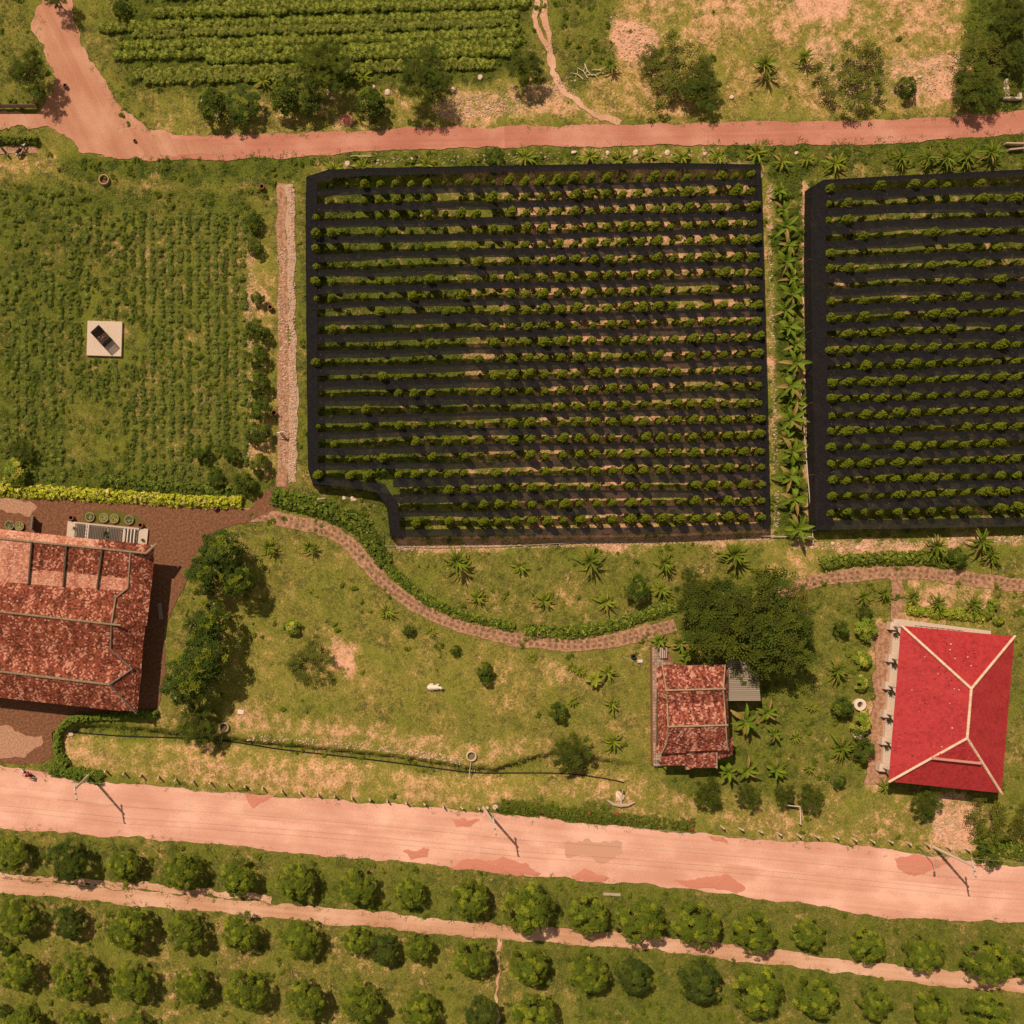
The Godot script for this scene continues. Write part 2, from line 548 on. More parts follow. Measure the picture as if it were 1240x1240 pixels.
func sheet_mesh(poly: PackedVector2Array, y: float, uv_turn := 0.0, uv_scale := Vector2.ONE, edge := 0.12) -> ArrayMesh:
	var st := SurfaceTool.new()
	st.begin(Mesh.PRIMITIVE_TRIANGLES)
	var tris := Geometry2D.triangulate_polygon(poly)
	if tris.is_empty():       # the ragged outline crossed itself: take the outline round the outside
		var fixed := Geometry2D.offset_polygon(poly, 0.01)
		for f in fixed:
			if f.size() * 2 > poly.size(): poly = f
		tris = Geometry2D.triangulate_polygon(poly)
		if tris.is_empty(): push_error("sheet without triangles")
	for i in range(0, tris.size(), 3):
		var a := poly[tris[i]]; var b := poly[tris[i + 1]]; var c := poly[tris[i + 2]]
		var order := [a, b, c] if (b - a).cross(c - a) > 0 else [a, c, b]
		for p in order:
			st.set_normal(Vector3.UP)
			st.set_color(Color.WHITE)
			st.set_uv(p.rotated(uv_turn) * uv_scale)
			st.add_vertex(Vector3(p.x, y, p.y))
	for i in poly.size():       # the edge runs down into the ground
		var a := poly[i]; var b := poly[(i + 1) % poly.size()]
		var nn := (b - a).orthogonal().normalized()
		for p in [[a, y], [b, y], [b, y - edge], [a, y], [b, y - edge], [a, y - edge]]:
			st.set_normal(Vector3(nn.x, 0, nn.y))
			st.set_color(Color.WHITE)
			st.set_uv(p[0].rotated(uv_turn) * uv_scale)
			st.add_vertex(Vector3(p[0].x, p[1], p[0].y))
	return st.commit()

# red earth with wheel streaks along u; linear colours
func road_material(seed_: int, ca: Color, cb: Color, cc: Color, length: float, width: float) -> StandardMaterial3D:
	var w := 2048; var h := 256
	var f := FastNoiseLite.new(); f.seed = seed_; f.frequency = 0.02; f.fractal_octaves = 4
	var g := FastNoiseLite.new(); g.seed = seed_ + 1; g.frequency = 0.25; g.fractal_octaves = 2
	var out := PackedByteArray()
	out.resize(w * h * 3)
	var o := 0
	for j in h:
		var v := j * width / h * 18.0
		for i in w:
			var u := i * length / w * 18.0
			var streak := f.get_noise_2d(u * 0.055, v * 3.2) * 0.9
			var patch := f.get_noise_2d(u * 0.35 + 500, v * 0.5) * 0.9
			var grain := g.get_noise_2d(u, v) * 0.9
			var t := clampf(0.5 + streak * 0.5 + patch * 0.8 + grain * 0.55, 0.0, 1.0)
			var c := ca.lerp(cb, t)
			c = c.lerp(cc, clampf(patch * 1.6 - 0.15 + grain * 0.5, 0.0, 1.0) * 0.7)
			c = c.linear_to_srgb()
			out[o] = int(255 * c.r); out[o + 1] = int(255 * c.g); out[o + 2] = int(255 * c.b)
			o += 3
	var m := mat(0.97, false)
	m.metallic_specular = 0.15
	m.albedo_texture = ImageTexture.create_from_image(Image.create_from_data(w, h, false, Image.FORMAT_RGB8, out))
	return m

func ribbon(line: Array, half: Array) -> Array:     # outline in pixels round a centre line
	var a := []; var b := []
	for i in line.size():
		var d: Vector2
		if i == 0: d = line[1] - line[0]
		elif i == line.size() - 1: d = line[i] - line[i - 1]
		else: d = line[i + 1] - line[i - 1]
		var nn := d.orthogonal().normalized()
		var hw: float = half[mini(i, half.size() - 1)]
		a.append(line[i] + nn * hw)
		b.append(line[i] - nn * hw)
	b.reverse()
	return a + b

func smooth_line(line: Array, k := 6) -> Array:
	var o := []
	for i in line.size() - 1:
		var p0: Vector2 = line[maxi(i - 1, 0)]; var p3: Vector2 = line[mini(i + 2, line.size() - 1)]
		for j in k:
			o.append(line[i].cubic_interpolate(line[i + 1], p0, p3, float(j) / k))
	o.append(line[-1])
	return o

func roads() -> void:
	var low_mat := road_material(61, Color(0.60, 0.295, 0.21), Color(0.76, 0.425, 0.315), Color(0.83, 0.51, 0.39), 150.0, 20.0)
	var low_top := v2([-130, 912, 0, 925, 60, 938, 120, 947, 300, 962, 450, 972, 600, 985, 760, 1002, 900, 1015, 1050, 1024, 1130, 1037, 1240, 1050, 1370, 1062])
	var low_bot := v2([1370, 1128, 1240, 1117, 1150, 1114, 1060, 1110, 1000, 1098, 900, 1085, 800, 1073, 700, 1065, 600, 1055, 500, 1045, 400, 1037, 300, 1027, 200, 1018, 100, 1010, 0, 1003, -130, 990])
	solo("main_road", sheet_mesh(outline(low_top + low_bot, 0.2, 1), 0.0, -0.095, Vector2(1.0 / 150, 1.0 / 20)), low_mat, "wide pale red earth road with wheel streaks beside the orchard", "road", Vector3.ZERO, "", "structure")
	var up_mat := road_material(71, Color(0.43, 0.165, 0.11), Color(0.55, 0.245, 0.17), Color(0.62, 0.32, 0.225), 150.0, 20.0)
	var up := v2([160, 150, 180, 160, 260, 165, 400, 160, 500, 155, 650, 153, 800, 149, 950, 147, 1100, 145, 1200, 138, 1240, 133, 1370, 122, 1370, 150, 1240, 163, 1150, 168, 1060, 175, 950, 176, 800, 176, 640, 178, 520, 180, 420, 185, 360, 190, 300, 193, 180, 193, 140, 190])
	solo("upper_road", sheet_mesh(outline(up, 0.17, 2), 0.0, 0.02, Vector2(1.0 / 150, 1.0 / 20)), up_mat, "narrow red earth road along the top of the net fields", "road", Vector3.ZERO, "", "structure")
	var yard_mat := road_material(81, Color(0.43, 0.19, 0.115), Color(0.54, 0.28, 0.18), Color(0.60, 0.335, 0.225), 90.0, 20.0)
	var yard := v2([60, -130, 85, -130, 86, 10, 97, 50, 115, 85, 150, 130, 175, 154, 235, 172, 300, 180, 225, 187, 165, 194, 100, 187, 82, 168, 60, 152, 0, 152, -130, 152, -130, 136, 0, 136, 50, 136, 66, 108, 52, 58, 40, 38, 50, 5])
	solo("dirt_junction", sheet_mesh(outline(yard, 0.4, 3), 0.005, -1.1, Vector2(1.0 / 90, 1.0 / 20)), yard_mat, "open pale dirt junction beside a clipped hedge and low plank fence", "road", Vector3.ZERO, "", "structure")
	var track := smooth_line(v2([-130, 1062, 0, 1072, 100, 1081, 300, 1100, 450, 1113, 600, 1128, 720, 1136, 830, 1146, 1000, 1167, 1120, 1182, 1240, 1195, 1370, 1210]))
	var trk_mat := road_material(91, Color(0.50, 0.26, 0.15), Color(0.68, 0.40, 0.27), Color(0.74, 0.47, 0.33), 150.0, 20.0)
	solo("orchard_track", sheet_mesh(outline(ribbon(track, [9.0]), 0.22, 4), 0.0, -0.095, Vector2(1.0 / 150, 1.0 / 20)), trk_mat, "pale earth track running between rows of orchard trees", "track", Vector3.ZERO, "", "structure")
	solo("wheel_rut", sheet_mesh(outline(ribbon(smooth_line(v2([-130, 1046, 0, 1060, 110, 1069, 250, 1081, 330, 1090])), [4.0]), 0.3, 5), 0.0, -0.095, Vector2(1.0 / 150, 1.0 / 20)), trk_mat, "pale wheel rut beside the orchard track", "track", Vector3.ZERO, "", "structure")
	solo("orchard_path", sheet_mesh(outline(ribbon(smooth_line(v2([607, 1135, 604, 1170, 602, 1205, 600, 1370])), [2.6, 2.2, 1.6]), 0.3, 6), 0.0, 0.0, Vector2(1.0 / 40, 1.0 / 40)), trk_mat, "thin bare path running down between orchard trees", "path", Vector3.ZERO, "", "structure")
	for s in [[[646, -130, 648, 0, 652, 35, 660, 55, 668, 78, 680, 105, 702, 128, 726, 142, 750, 148], 3.2, "outer"], [[657, -130, 658, 0, 661, 30, 667, 60, 673, 84], 3.0, "inner"]]:
		solo("side_track", sheet_mesh(outline(ribbon(smooth_line(v2(s[0])), [s[1]]), 0.3, 7), 0.0 if s[2] == "outer" else 0.006, 0.0, Vector2(1.0 / 60, 1.0 / 60)), trk_mat, "pale " + s[2] + " wheel rut leaving the upper road past the crop rows", "track", Vector3.ZERO, "", "structure")
	solo("gravel_strip", sheet_mesh(outline(v2([336, 222, 347, 222, 350, 420, 351, 500, 349, 588, 336, 590]), 0.2, 8), 0.0), M.path, "brown earth strip beside the pale gravel edge of the net field", "path", Vector3.ZERO, "", "structure")
	solo("gravel_strip", sheet_mesh(outline(v2([346, 222, 355, 222, 358, 400, 360, 500, 358, 584, 350, 584, 351, 420]), 0.22, 9), 0.008), M.gravel, "pale stony gravel strip along the edge of the net field", "path", Vector3.ZERO, "", "structure")
	var yardp := v2([-130, 598, 0, 603, 140, 606, 250, 612, 300, 616, 330, 588, 352, 588, 330, 618, 296, 634, 262, 640, 232, 690, 198, 760, 202, 820, 192, 858, 170, 868, 120, 868, 80, 872, 64, 886, 64, 915, 50, 926, 0, 923, -130, 910])
	solo("paved_yard", sheet_mesh(outline(yardp, 0.15, 10), 0.004), M.paved, "brown brick-paved yard around the big tiled house", "pavement", Vector3.ZERO, "", "structure")
	solo("driveway", sheet_mesh(outline(v2([-130, 870, 0, 876, 20, 886, 48, 890, 48, 906, 30, 918, 10, 921, -130, 908]), 0.4, 11), 0.012), M.pale_drive, "pale worn concrete driveway joining the main road", "driveway", Vector3.ZERO, "", "structure")
	solo("driveway", sheet_mesh(outline(v2([-130, 598, 0, 605, 40, 606, 46, 613, 36, 622, 0, 620, -130, 616]), 0.3, 12), 0.012), M.pale_drive, "pale dusty ground beside the yellow green hedge", "driveway", Vector3.ZERO, "", "structure")
	var foot := smooth_line(v2([262, 622, 300, 622, 345, 630, 385, 638, 412, 650, 432, 668, 450, 690, 478, 716, 520, 742, 560, 758, 610, 771, 660, 778, 710, 780, 755, 773, 818, 756]))
	var fp := solo("footpath", sheet_mesh(outline(ribbon(foot, [8.5]), 0.17, 13), 0.002), M.path, "curving brown footpath with square stepping stones across the lawn", "path", Vector3.ZERO, "", "structure")
	pavers(fp, foot, 0.022)
	var foot2 := smooth_line(v2([928, 722, 960, 712, 990, 703, 1040, 696, 1090, 693, 1150, 698, 1240, 708, 1370, 716]))
	var fp2 := solo("footpath", sheet_mesh(outline(ribbon(foot2, [8.0]), 0.17, 14), 0.002), M.path, "brown footpath with stepping stones behind the red roofed house", "path", Vector3.ZERO, "", "structure")
	pavers(fp2, foot2, 0.022)
	solo("footpath", sheet_mesh(outline(v2([1078, 700, 1092, 700, 1094, 752, 1080, 752]), 0.15, 15), 0.009), M.path, "short brown path leading to the red roofed house", "path", Vector3.ZERO, "", "structure")
	solo("footpath", sheet_mesh(outline(v2([1062, 752, 1084, 752, 1074, 950, 1050, 950, 1056, 830]), 0.3, 16), 0.002), M.path, "bare earth strip along the plinth of the red roofed house", "path", Vector3.ZERO, "", "structure")
	var damp := [
		[[545, 1050, 570, 1040, 605, 1038, 640, 1046, 655, 1060, 620, 1060, 585, 1055], "long low spread of damp red soil at the orchard edge of the road"],
		[[690, 1062, 705, 1055, 718, 1054, 738, 1062, 730, 1067, 700, 1067], "small peaked heap of damp red soil on the road edge"],
		[[818, 1070, 838, 1064, 862, 1062, 880, 1060, 905, 1076, 900, 1083, 850, 1077], "wavy spread of red soil at the road edge by tall trees"],
		[[1085, 1040, 1098, 1035, 1118, 1036, 1130, 1042, 1150, 1046, 1130, 1053, 1106, 1065, 1092, 1060], "red soil heap on the road beside a lamp and pole"],
		[[296, 960, 336, 964, 322, 970, 303, 974], "red soil triangle on the fence side of the road"],
		[[545, 990, 562, 987, 582, 992, 572, 1000, 552, 1001], "round red soil stain near the middle power pole"],
		[[488, 1032, 506, 1033, 512, 1026, 520, 1030, 518, 1040, 498, 1041], "small double red soil stain on the road"],
		[[855, 1014, 880, 1016, 882, 1022, 862, 1021], "faint red soil stain by the end of the flowering hedge"],
	]
	var f := FastNoiseLite.new()
	f.seed = 5; f.frequency = 0.5
	for d in damp:
		solo("soil_patch", mound(outline(v2(d[0]), 0.34, 17, 0.15), 0.004, 0.07, f), M.damp, d[1], "soil", Vector3.ZERO, "", "structure")
	solo("soil_patch", sheet_mesh(outline(v2([684, 1018, 720, 1014, 756, 1022, 754, 1038, 720, 1042, 686, 1036]), 0.5, 18), 0.006), M.greypatch, "dull grey brown worn patch in the middle of the road", "soil", Vector3.ZERO, "", "structure")

func mound(poly: PackedVector2Array, y: float, high: float, f: FastNoiseLite) -> ArrayMesh:
	var mid := Vector2.ZERO
	for p in poly: mid += p
	mid /= poly.size()
	var mb := MB.new()
	var rings := 4
	var white := Color.WHITE
	for i in poly.size():
		var j := (i + 1) % poly.size()
		for k in rings:
			var t0 := 1.0 - float(k) / rings; var t1 := 1.0 - float(k + 1) / rings
			var q := []
			for e in [[i, t0], [j, t0], [j, t1], [i, t1]]:
				var p: Vector2 = mid.lerp(poly[e[0]], e[1])
				q.append(Vector3(p.x, y + high * (1.0 - e[1] * e[1]) * (0.6 + 0.5 * f.get_noise_2d(p.x * 3, p.y * 3)), p.y))
			mb.quad(q[0], q[1], q[2], q[3], white, Vector3.UP)
	return mb.mesh()

func pavers(path: Node, line: Array, y: float) -> void:
	var mb := MB.new()
	var left := 0.0
	for i in line.size() - 1:
		var a: Vector2 = line[i]; var b: Vector2 = line[i + 1]
		var d := (b - a).normalized()
		var len := a.distance_to(b)
		while left < len:
			var p := a + d * left
			for s in [-1.0, 1.0]:
				if rng.randf() < 0.2: continue
				var q: Vector2 = (p + d.orthogonal() * s * 3.1 - Vector2(620, 620)) * PX
				mb.box(Vector3(q.x, y - 0.03, q.y), Vector3(0.36 + rr(-0.05, 0.05), 0.07, 0.33 + rr(-0.05, 0.05)), Color.WHITE, Basis(Vector3.UP, -d.angle() + rr(-0.1, 0.1)), 0.015)
			left += 7.6
		left -= len
	var o := part("stepping_stone", mb.mesh(), M.paver, path)
	o.set_meta("kind", "stuff")

func dir_on_sphere() -> Vector3:
	var z := rr(-1.0, 1.0)
	var t := rr(0.0, TAU)
	var k := sqrt(1.0 - z * z)
	return Vector3(k * cos(t), z, k * sin(t))

# leaves spread over lumps on an uneven dome of radius 1 (scaled by size); base colour col
func crown_mesh(size: Vector3, mid: float, lumps: int, per_lump: int, lump_r: float, leaf_l: float, leaf_w: float, col: Color, tips: Color, tip_share: float, flat := 0.0, inner := 0.25) -> ArrayMesh:
	var mb := MB.new()
	for k in lumps:
		var d := dir_on_sphere()
		if d.y < -0.35: d.y = -d.y
		var depth := 1.0 if rng.randf() > inner else rr(0.45, 0.85)
		var r := rr(0.74, 1.1) * depth
		var lc := Vector3(d.x * size.x, mid + d.y * size.y, d.z * size.z) * Vector3(r, 1, r)
		var tone := vary(col, 0.22)
		if rng.randf() < tip_share: tone = vary(tips, 0.2)
		for i in per_lump:
			var e := (dir_on_sphere() + d * 0.7 + Vector3.UP * 0.35).normalized()
			var o := lc + e * lump_r * rr(0.55, 1.05)
			# a small rosette of leaves turned outward
			var ax := (e + d * 0.4 + Vector3.UP * (0.5 + flat)).normalized()
			var u := ax.cross(Vector3(0.3, 0.2, 0.9)).normalized()
			var turn := rr(0, TAU)
			var cnt := 4
			for q in cnt:
				var t := turn + TAU * q / cnt + rr(-0.3, 0.3)
				var out := (u.rotated(ax, t) + ax * rr(0.05, 0.5)).normalized()
				var side := out.cross(ax).normalized()
				mb.leaf(o, out * leaf_l * rr(0.75, 1.2), side * leaf_w * 0.5, ax, vary(tone, 0.16))
	return mb.mesh()

func trunk_mesh(h: float, r: float, limbs: int, spread: float, up: float) -> ArrayMesh:
	var mb := MB.new()
	var col := Color.WHITE
	var lean := Vector3(rr(-0.1, 0.1), 0, rr(-0.1, 0.1))
	mb.tube([Vector3(0, -0.2, 0), Vector3(0, 0.15, 0), lean * 0.5 + Vector3(0, h * 0.5, 0), lean + Vector3(0, h, 0)], [r * 1.4, r * 1.05, r * 0.85, r * 0.6], 8, col)
	for i in limbs:
		var t := TAU * i / limbs + rr(-0.4, 0.4)
		var d := Vector3(cos(t), 0, sin(t)) * spread * rr(0.6, 1.0)
		var st := lean + Vector3(0, h * rr(0.6, 0.98), 0)
		mb.tube([st, st + d * 0.45 + Vector3(0, up * 0.55, 0), st + d + Vector3(0, up, 0)], [r * 0.45, r * 0.3, r * 0.1], 6, col)
	return mb.mesh()

# narrow-leaved open tree: many thin twigs with small leaf sprays, gaps in between
func airy_crown(size: Vector3, mid: float, clumps: int, per: int, col: Color) -> ArrayMesh:
	var mb := MB.new()
	for c in clumps:
		var d := dir_on_sphere()
		if d.y < -0.3: d.y = -d.y
		var r := pow(rng.randf(), 0.4) * rr(0.8, 1.12)
		var cc := Vector3(d.x * size.x * r, mid + d.y * size.y * r, d.z * size.z * r)
		var spread := rr(0.35, 0.8)
		var ctone := vary(col, 0.3)
		for k in per:
			var lc := cc + dir_on_sphere() * spread * sqrt(rng.randf()) * Vector3(1, 0.6, 1)
			var tone := vary(ctone, 0.2)
			var h := (Vector3(d.x, 0, d.z) + Vector3(rr(-0.8, 0.8), rr(-0.2, 0.5), rr(-0.8, 0.8))).normalized()
			var side0 := h.cross(Vector3.UP).normalized()
			var ln := rr(0.3, 0.6)
			for i in 7:
				var t := i / 6.0
				var o := lc + h * ln * t - Vector3.UP * t * t * 0.12
				var s := -1.0 if i % 2 == 0 else 1.0
				var out := (h * 0.6 + side0 * s + Vector3.UP * rr(-0.1, 0.35)).normalized()
				mb.leaf(o, out * rr(0.15, 0.27), out.cross(Vector3.UP).normalized() * 0.05, Vector3.UP, vary(tone, 0.2))
	return mb.mesh()

func blades_mesh(count: int, length: float, width: float, col: Color, stem: float, rise0: float, rise1: float, droop: float, fold := 0.3) -> ArrayMesh:
	var mb := MB.new()
	for i in count:
		var t := TAU * i * 0.381966 + rr(-0.25, 0.25)
		var d := Vector3(cos(t), 0, sin(t))
		var k := float(i) / count
		var tone := vary(col, 0.22)
		if k < 0.4 and rng.randf() < 0.3: tone = vary(Color(0.260, 0.170, 0.050), 0.25)
		mb.blade(Vector3(0, stem * (0.75 + 0.25 * k), 0) + d * 0.05, d, length * rr(0.75, 1.1) * (1.0 - 0.25 * k), width * rr(0.85, 1.15), lerpf(rise0, rise1, k) + rr(-0.1, 0.1), droop * rr(0.6, 1.6), 5, tone, fold)
	return mb.mesh()

func stem_mesh(h: float, r: float, col: Color) -> ArrayMesh:
	var mb := MB.new()
	mb.tube([Vector3(0, -0.15, 0), Vector3(0, h * 0.5, 0), Vector3(0, h, 0)], [r * 1.2, r, r * 0.6], 7, col)
	return mb.mesh()

func column_leaves(h: float, r: float, count: int, col: Color) -> ArrayMesh:
	var mb := MB.new()
	for i in count:
		var y := pow(rng.randf(), 0.75) * h
		var t := rr(0, TAU)
		var k := (1.25 - 0.5 * (y / h)) * (1.0 + 0.22 * sin(y * 3.1 + t * 2.0 + count) - 0.15 * sin(y * 6.0 - t))
		var out := Vector3(cos(t), 0, sin(t))
		var top := y > h * 0.9
		var rad := r * k * (rr(0.0, 0.9) if top else rr(0.8, 1.05))
		var o := out * rad + Vector3(0, y + (0.12 * (1.0 - rad / r) if top else 0.0), 0)
		var up := (out * (0.3 if top else 0.9) + Vector3.UP * 0.8).normalized()
		var d := (out + Vector3(rr(-0.7, 0.7), rr(-0.7, 0.1), rr(-0.7, 0.7))).normalized()
		var side := d.cross(up).normalized()
		mb.leaf(o, d * rr(0.2, 0.3), side * rr(0.08, 0.12), up, vary(col, 0.28))
	return mb.mesh()

func prototypes() -> void:
	var white := Color.WHITE
	var g1 := Color(0.100, 0.132, 0.010); var g2 := Color(0.205, 0.232, 0.016)
	for i in 5:
		kinds["orchard%d" % i] = [["trunk", trunk_mesh(1.6, 0.13, 6, 1.6, 1.2), M.bark], ["crown", crown_mesh(Vector3(2.15, 1.5, 2.15), 2.35, 100, 13, 0.42, 0.27, 0.105, g1, g2, 0.28), M.leaf]]
	for i in 3:     # the same trees with duller, darker leaves
		kinds["orchard_dark%d" % i] = [["trunk", trunk_mesh(1.6, 0.13, 6, 1.6, 1.2), M.bark], ["crown", crown_mesh(Vector3(2.15, 1.5, 2.15), 2.35, 100, 13, 0.42, 0.27, 0.105, Color(0.054, 0.075, 0.009), Color(0.099, 0.125, 0.012), 0.2), M.leaf]]
	for i in 4:
		kinds["broad%d" % i] = [["trunk", trunk_mesh(2.4, 0.2, 7, 2.2, 1.8), M.bark], ["crown", crown_mesh(Vector3(2.3, 1.7, 2.3), 3.6, 70, 9, 0.55, 0.36, 0.16, Color(0.054, 0.080, 0.008), Color(0.153, 0.175, 0.012), 0.2, 0.0, 0.3), M.leaf]]
	for i in 3:
		kinds["airy%d" % i] = [["trunk", trunk_mesh(2.2, 0.12, 9, 2.4, 1.8), M.bark], ["crown", airy_crown(Vector3(2.6, 1.8, 2.6), 3.4, 42, 17, Color(0.063, 0.080, 0.006)), M.leaf]]
		kinds["sparse%d" % i] = [["trunk", trunk_mesh(1.2, 0.07, 12, 2.2, 1.6), M.bark], ["crown", airy_crown(Vector3(2.5, 1.3, 2.5), 2.0, 24, 9, Color(0.090, 0.095, 0.010)), M.leaf]]
	for i in 3:
		kinds["bush%d" % i] = [["stem", trunk_mesh(0.5, 0.05, 5, 0.5, 0.5), M.bark], ["crown", crown_mesh(Vector3(0.8, 0.75, 0.8), 0.75, 30, 8, 0.25, 0.22, 0.09, Color(0.059, 0.085, 0.008), Color(0.144, 0.170, 0.012), 0.22), M.leaf]]
		kinds["bright%d" % i] = [["stem", trunk_mesh(0.35, 0.04, 5, 0.4, 0.4), M.bark], ["crown", crown_mesh(Vector3(0.8, 0.55, 0.8), 0.55, 26, 8, 0.25, 0.24, 0.11, Color(0.180, 0.230, 0.022), Color(0.380, 0.360, 0.050), 0.35), M.leaf]]
	for i in 4:
		kinds["pepper%d" % i] = [["post", stem_mesh(2.5, 0.06, Color(0.180, 0.120, 0.080)), M.plain], ["foliage", column_leaves(2.75, 0.36, 430, Color(0.112, 0.130, 0.004)), M.leaf]]
	for i in 3:
		kinds["spiky%d" % i] = [["stem", stem_mesh(0.9, 0.1, Color(0.160, 0.130, 0.070)), M.plain], ["leaves", blades_mesh(26, 1.55, 0.15, Color(0.126, 0.165, 0.010), 0.9, 0.25, 1.35, 1.25), M.leaf]]
		kinds["banana%d" % i] = [["stem", stem_mesh(1.5, 0.13, Color(0.170, 0.150, 0.060)), M.plain], ["leaves", blades_mesh(9, 1.9, 0.42, Color(0.117, 0.165, 0.010), 1.5, 0.35, 1.2, 1.5, 0.35), M.leaf]]
		kinds["narrow%d" % i] = [["stem", stem_mesh(0.5, 0.09, Color(0.160, 0.130, 0.070)), M.plain], ["leaves", blades_mesh(15, 1.3, 0.16, Color(0.171, 0.205, 0.012), 0.5, 0.15, 1.2, 1.3), M.leaf]]
	kinds["young_palm"] = [["stem", stem_mesh(1.0, 0.1, Color(0.200, 0.160, 0.070)), M.plain], ["leaves", blades_mesh(9, 1.7, 0.6, Color(0.216, 0.235, 0.020), 1.0, 0.3, 1.0, 1.2, 0.2), M.leaf]]

func grow(kind: String, called: String, label: String, category: String, group: String, pos: Vector3, scale_: float, high := 1.0) -> Node3D:
	var o := thing(called, label, category, pos, rr(0, TAU), group)
	for p in kinds[kind]:
		part(p[0], p[1], p[2], o)
	o.scale = Vector3(scale_, scale_ * high, scale_)
	return o

func orchard() -> void:
	var rows := [
		["between road and track", [15, 1033, 40, 82, 1040, 52, 151, 1045, 40, 220, 1052, 48, 288, 1062, 44, 358, 1066, 46, 432, 1074, 47, 496, 1081, 38, 569, 1087, 47, 637, 1098, 62, 712, 1108, 48, 773, 1112, 60, 843, 1120, 57, 910, 1129, 50, 978, 1131, 42, 1050, 1145, 42, 1118, 1153, 48, 1194, 1163, 56, 1250, 1168, 46]],
		["in the row touching the track", [20, 1110, 50, 82, 1115, 42, 155, 1122, 55, 225, 1125, 49, 291, 1128, 47, 364, 1135, 50, 432, 1139, 36, 465, 1148, 40, 505, 1147, 36, 571, 1161, 47, 640, 1169, 47, 710, 1178, 50, 766, 1181, 45, 845, 1187, 53, 915, 1199, 60, 987, 1205, 52, 1057, 1213, 40, 1127, 1222, 45, 1195, 1228, 52]],
		["in the second row below the track", [22, 1177, 47, 91, 1182, 55, 159, 1190, 52, 233, 1194, 45, 298, 1199, 51, 370, 1208, 50, 437, 1214, 51, 508, 1223, 46, 582, 1228, 44, 648, 1230, 55]],
		["in the third row below the track", [30, 1240, 48, 93, 1241, 40, 165, 1247, 46]],
	]
	for r in rows:
		var a: Array = r[1]
		for i in range(0, a.size(), 3):
			var dark: bool = a[i] in [766, 845, 465, 82, 582]
			var d: float = a[i + 2] * PX
			var p := on(a[i], a[i + 1], 2.2 * d / 5.0)
			var kind := ("orchard_dark%d" % (i % 3)) if dark else ("orchard%d" % rng.randi_range(0, 4))
			grow(kind, "orchard_tree", ("dull dark orchard tree " if dark else "round green orchard tree ") + r[0] + ", %s from the driveway end" % nth(i / 3 + 1), "tree", "orchard trees", p, d / 5.0, rr(0.9, 1.1))

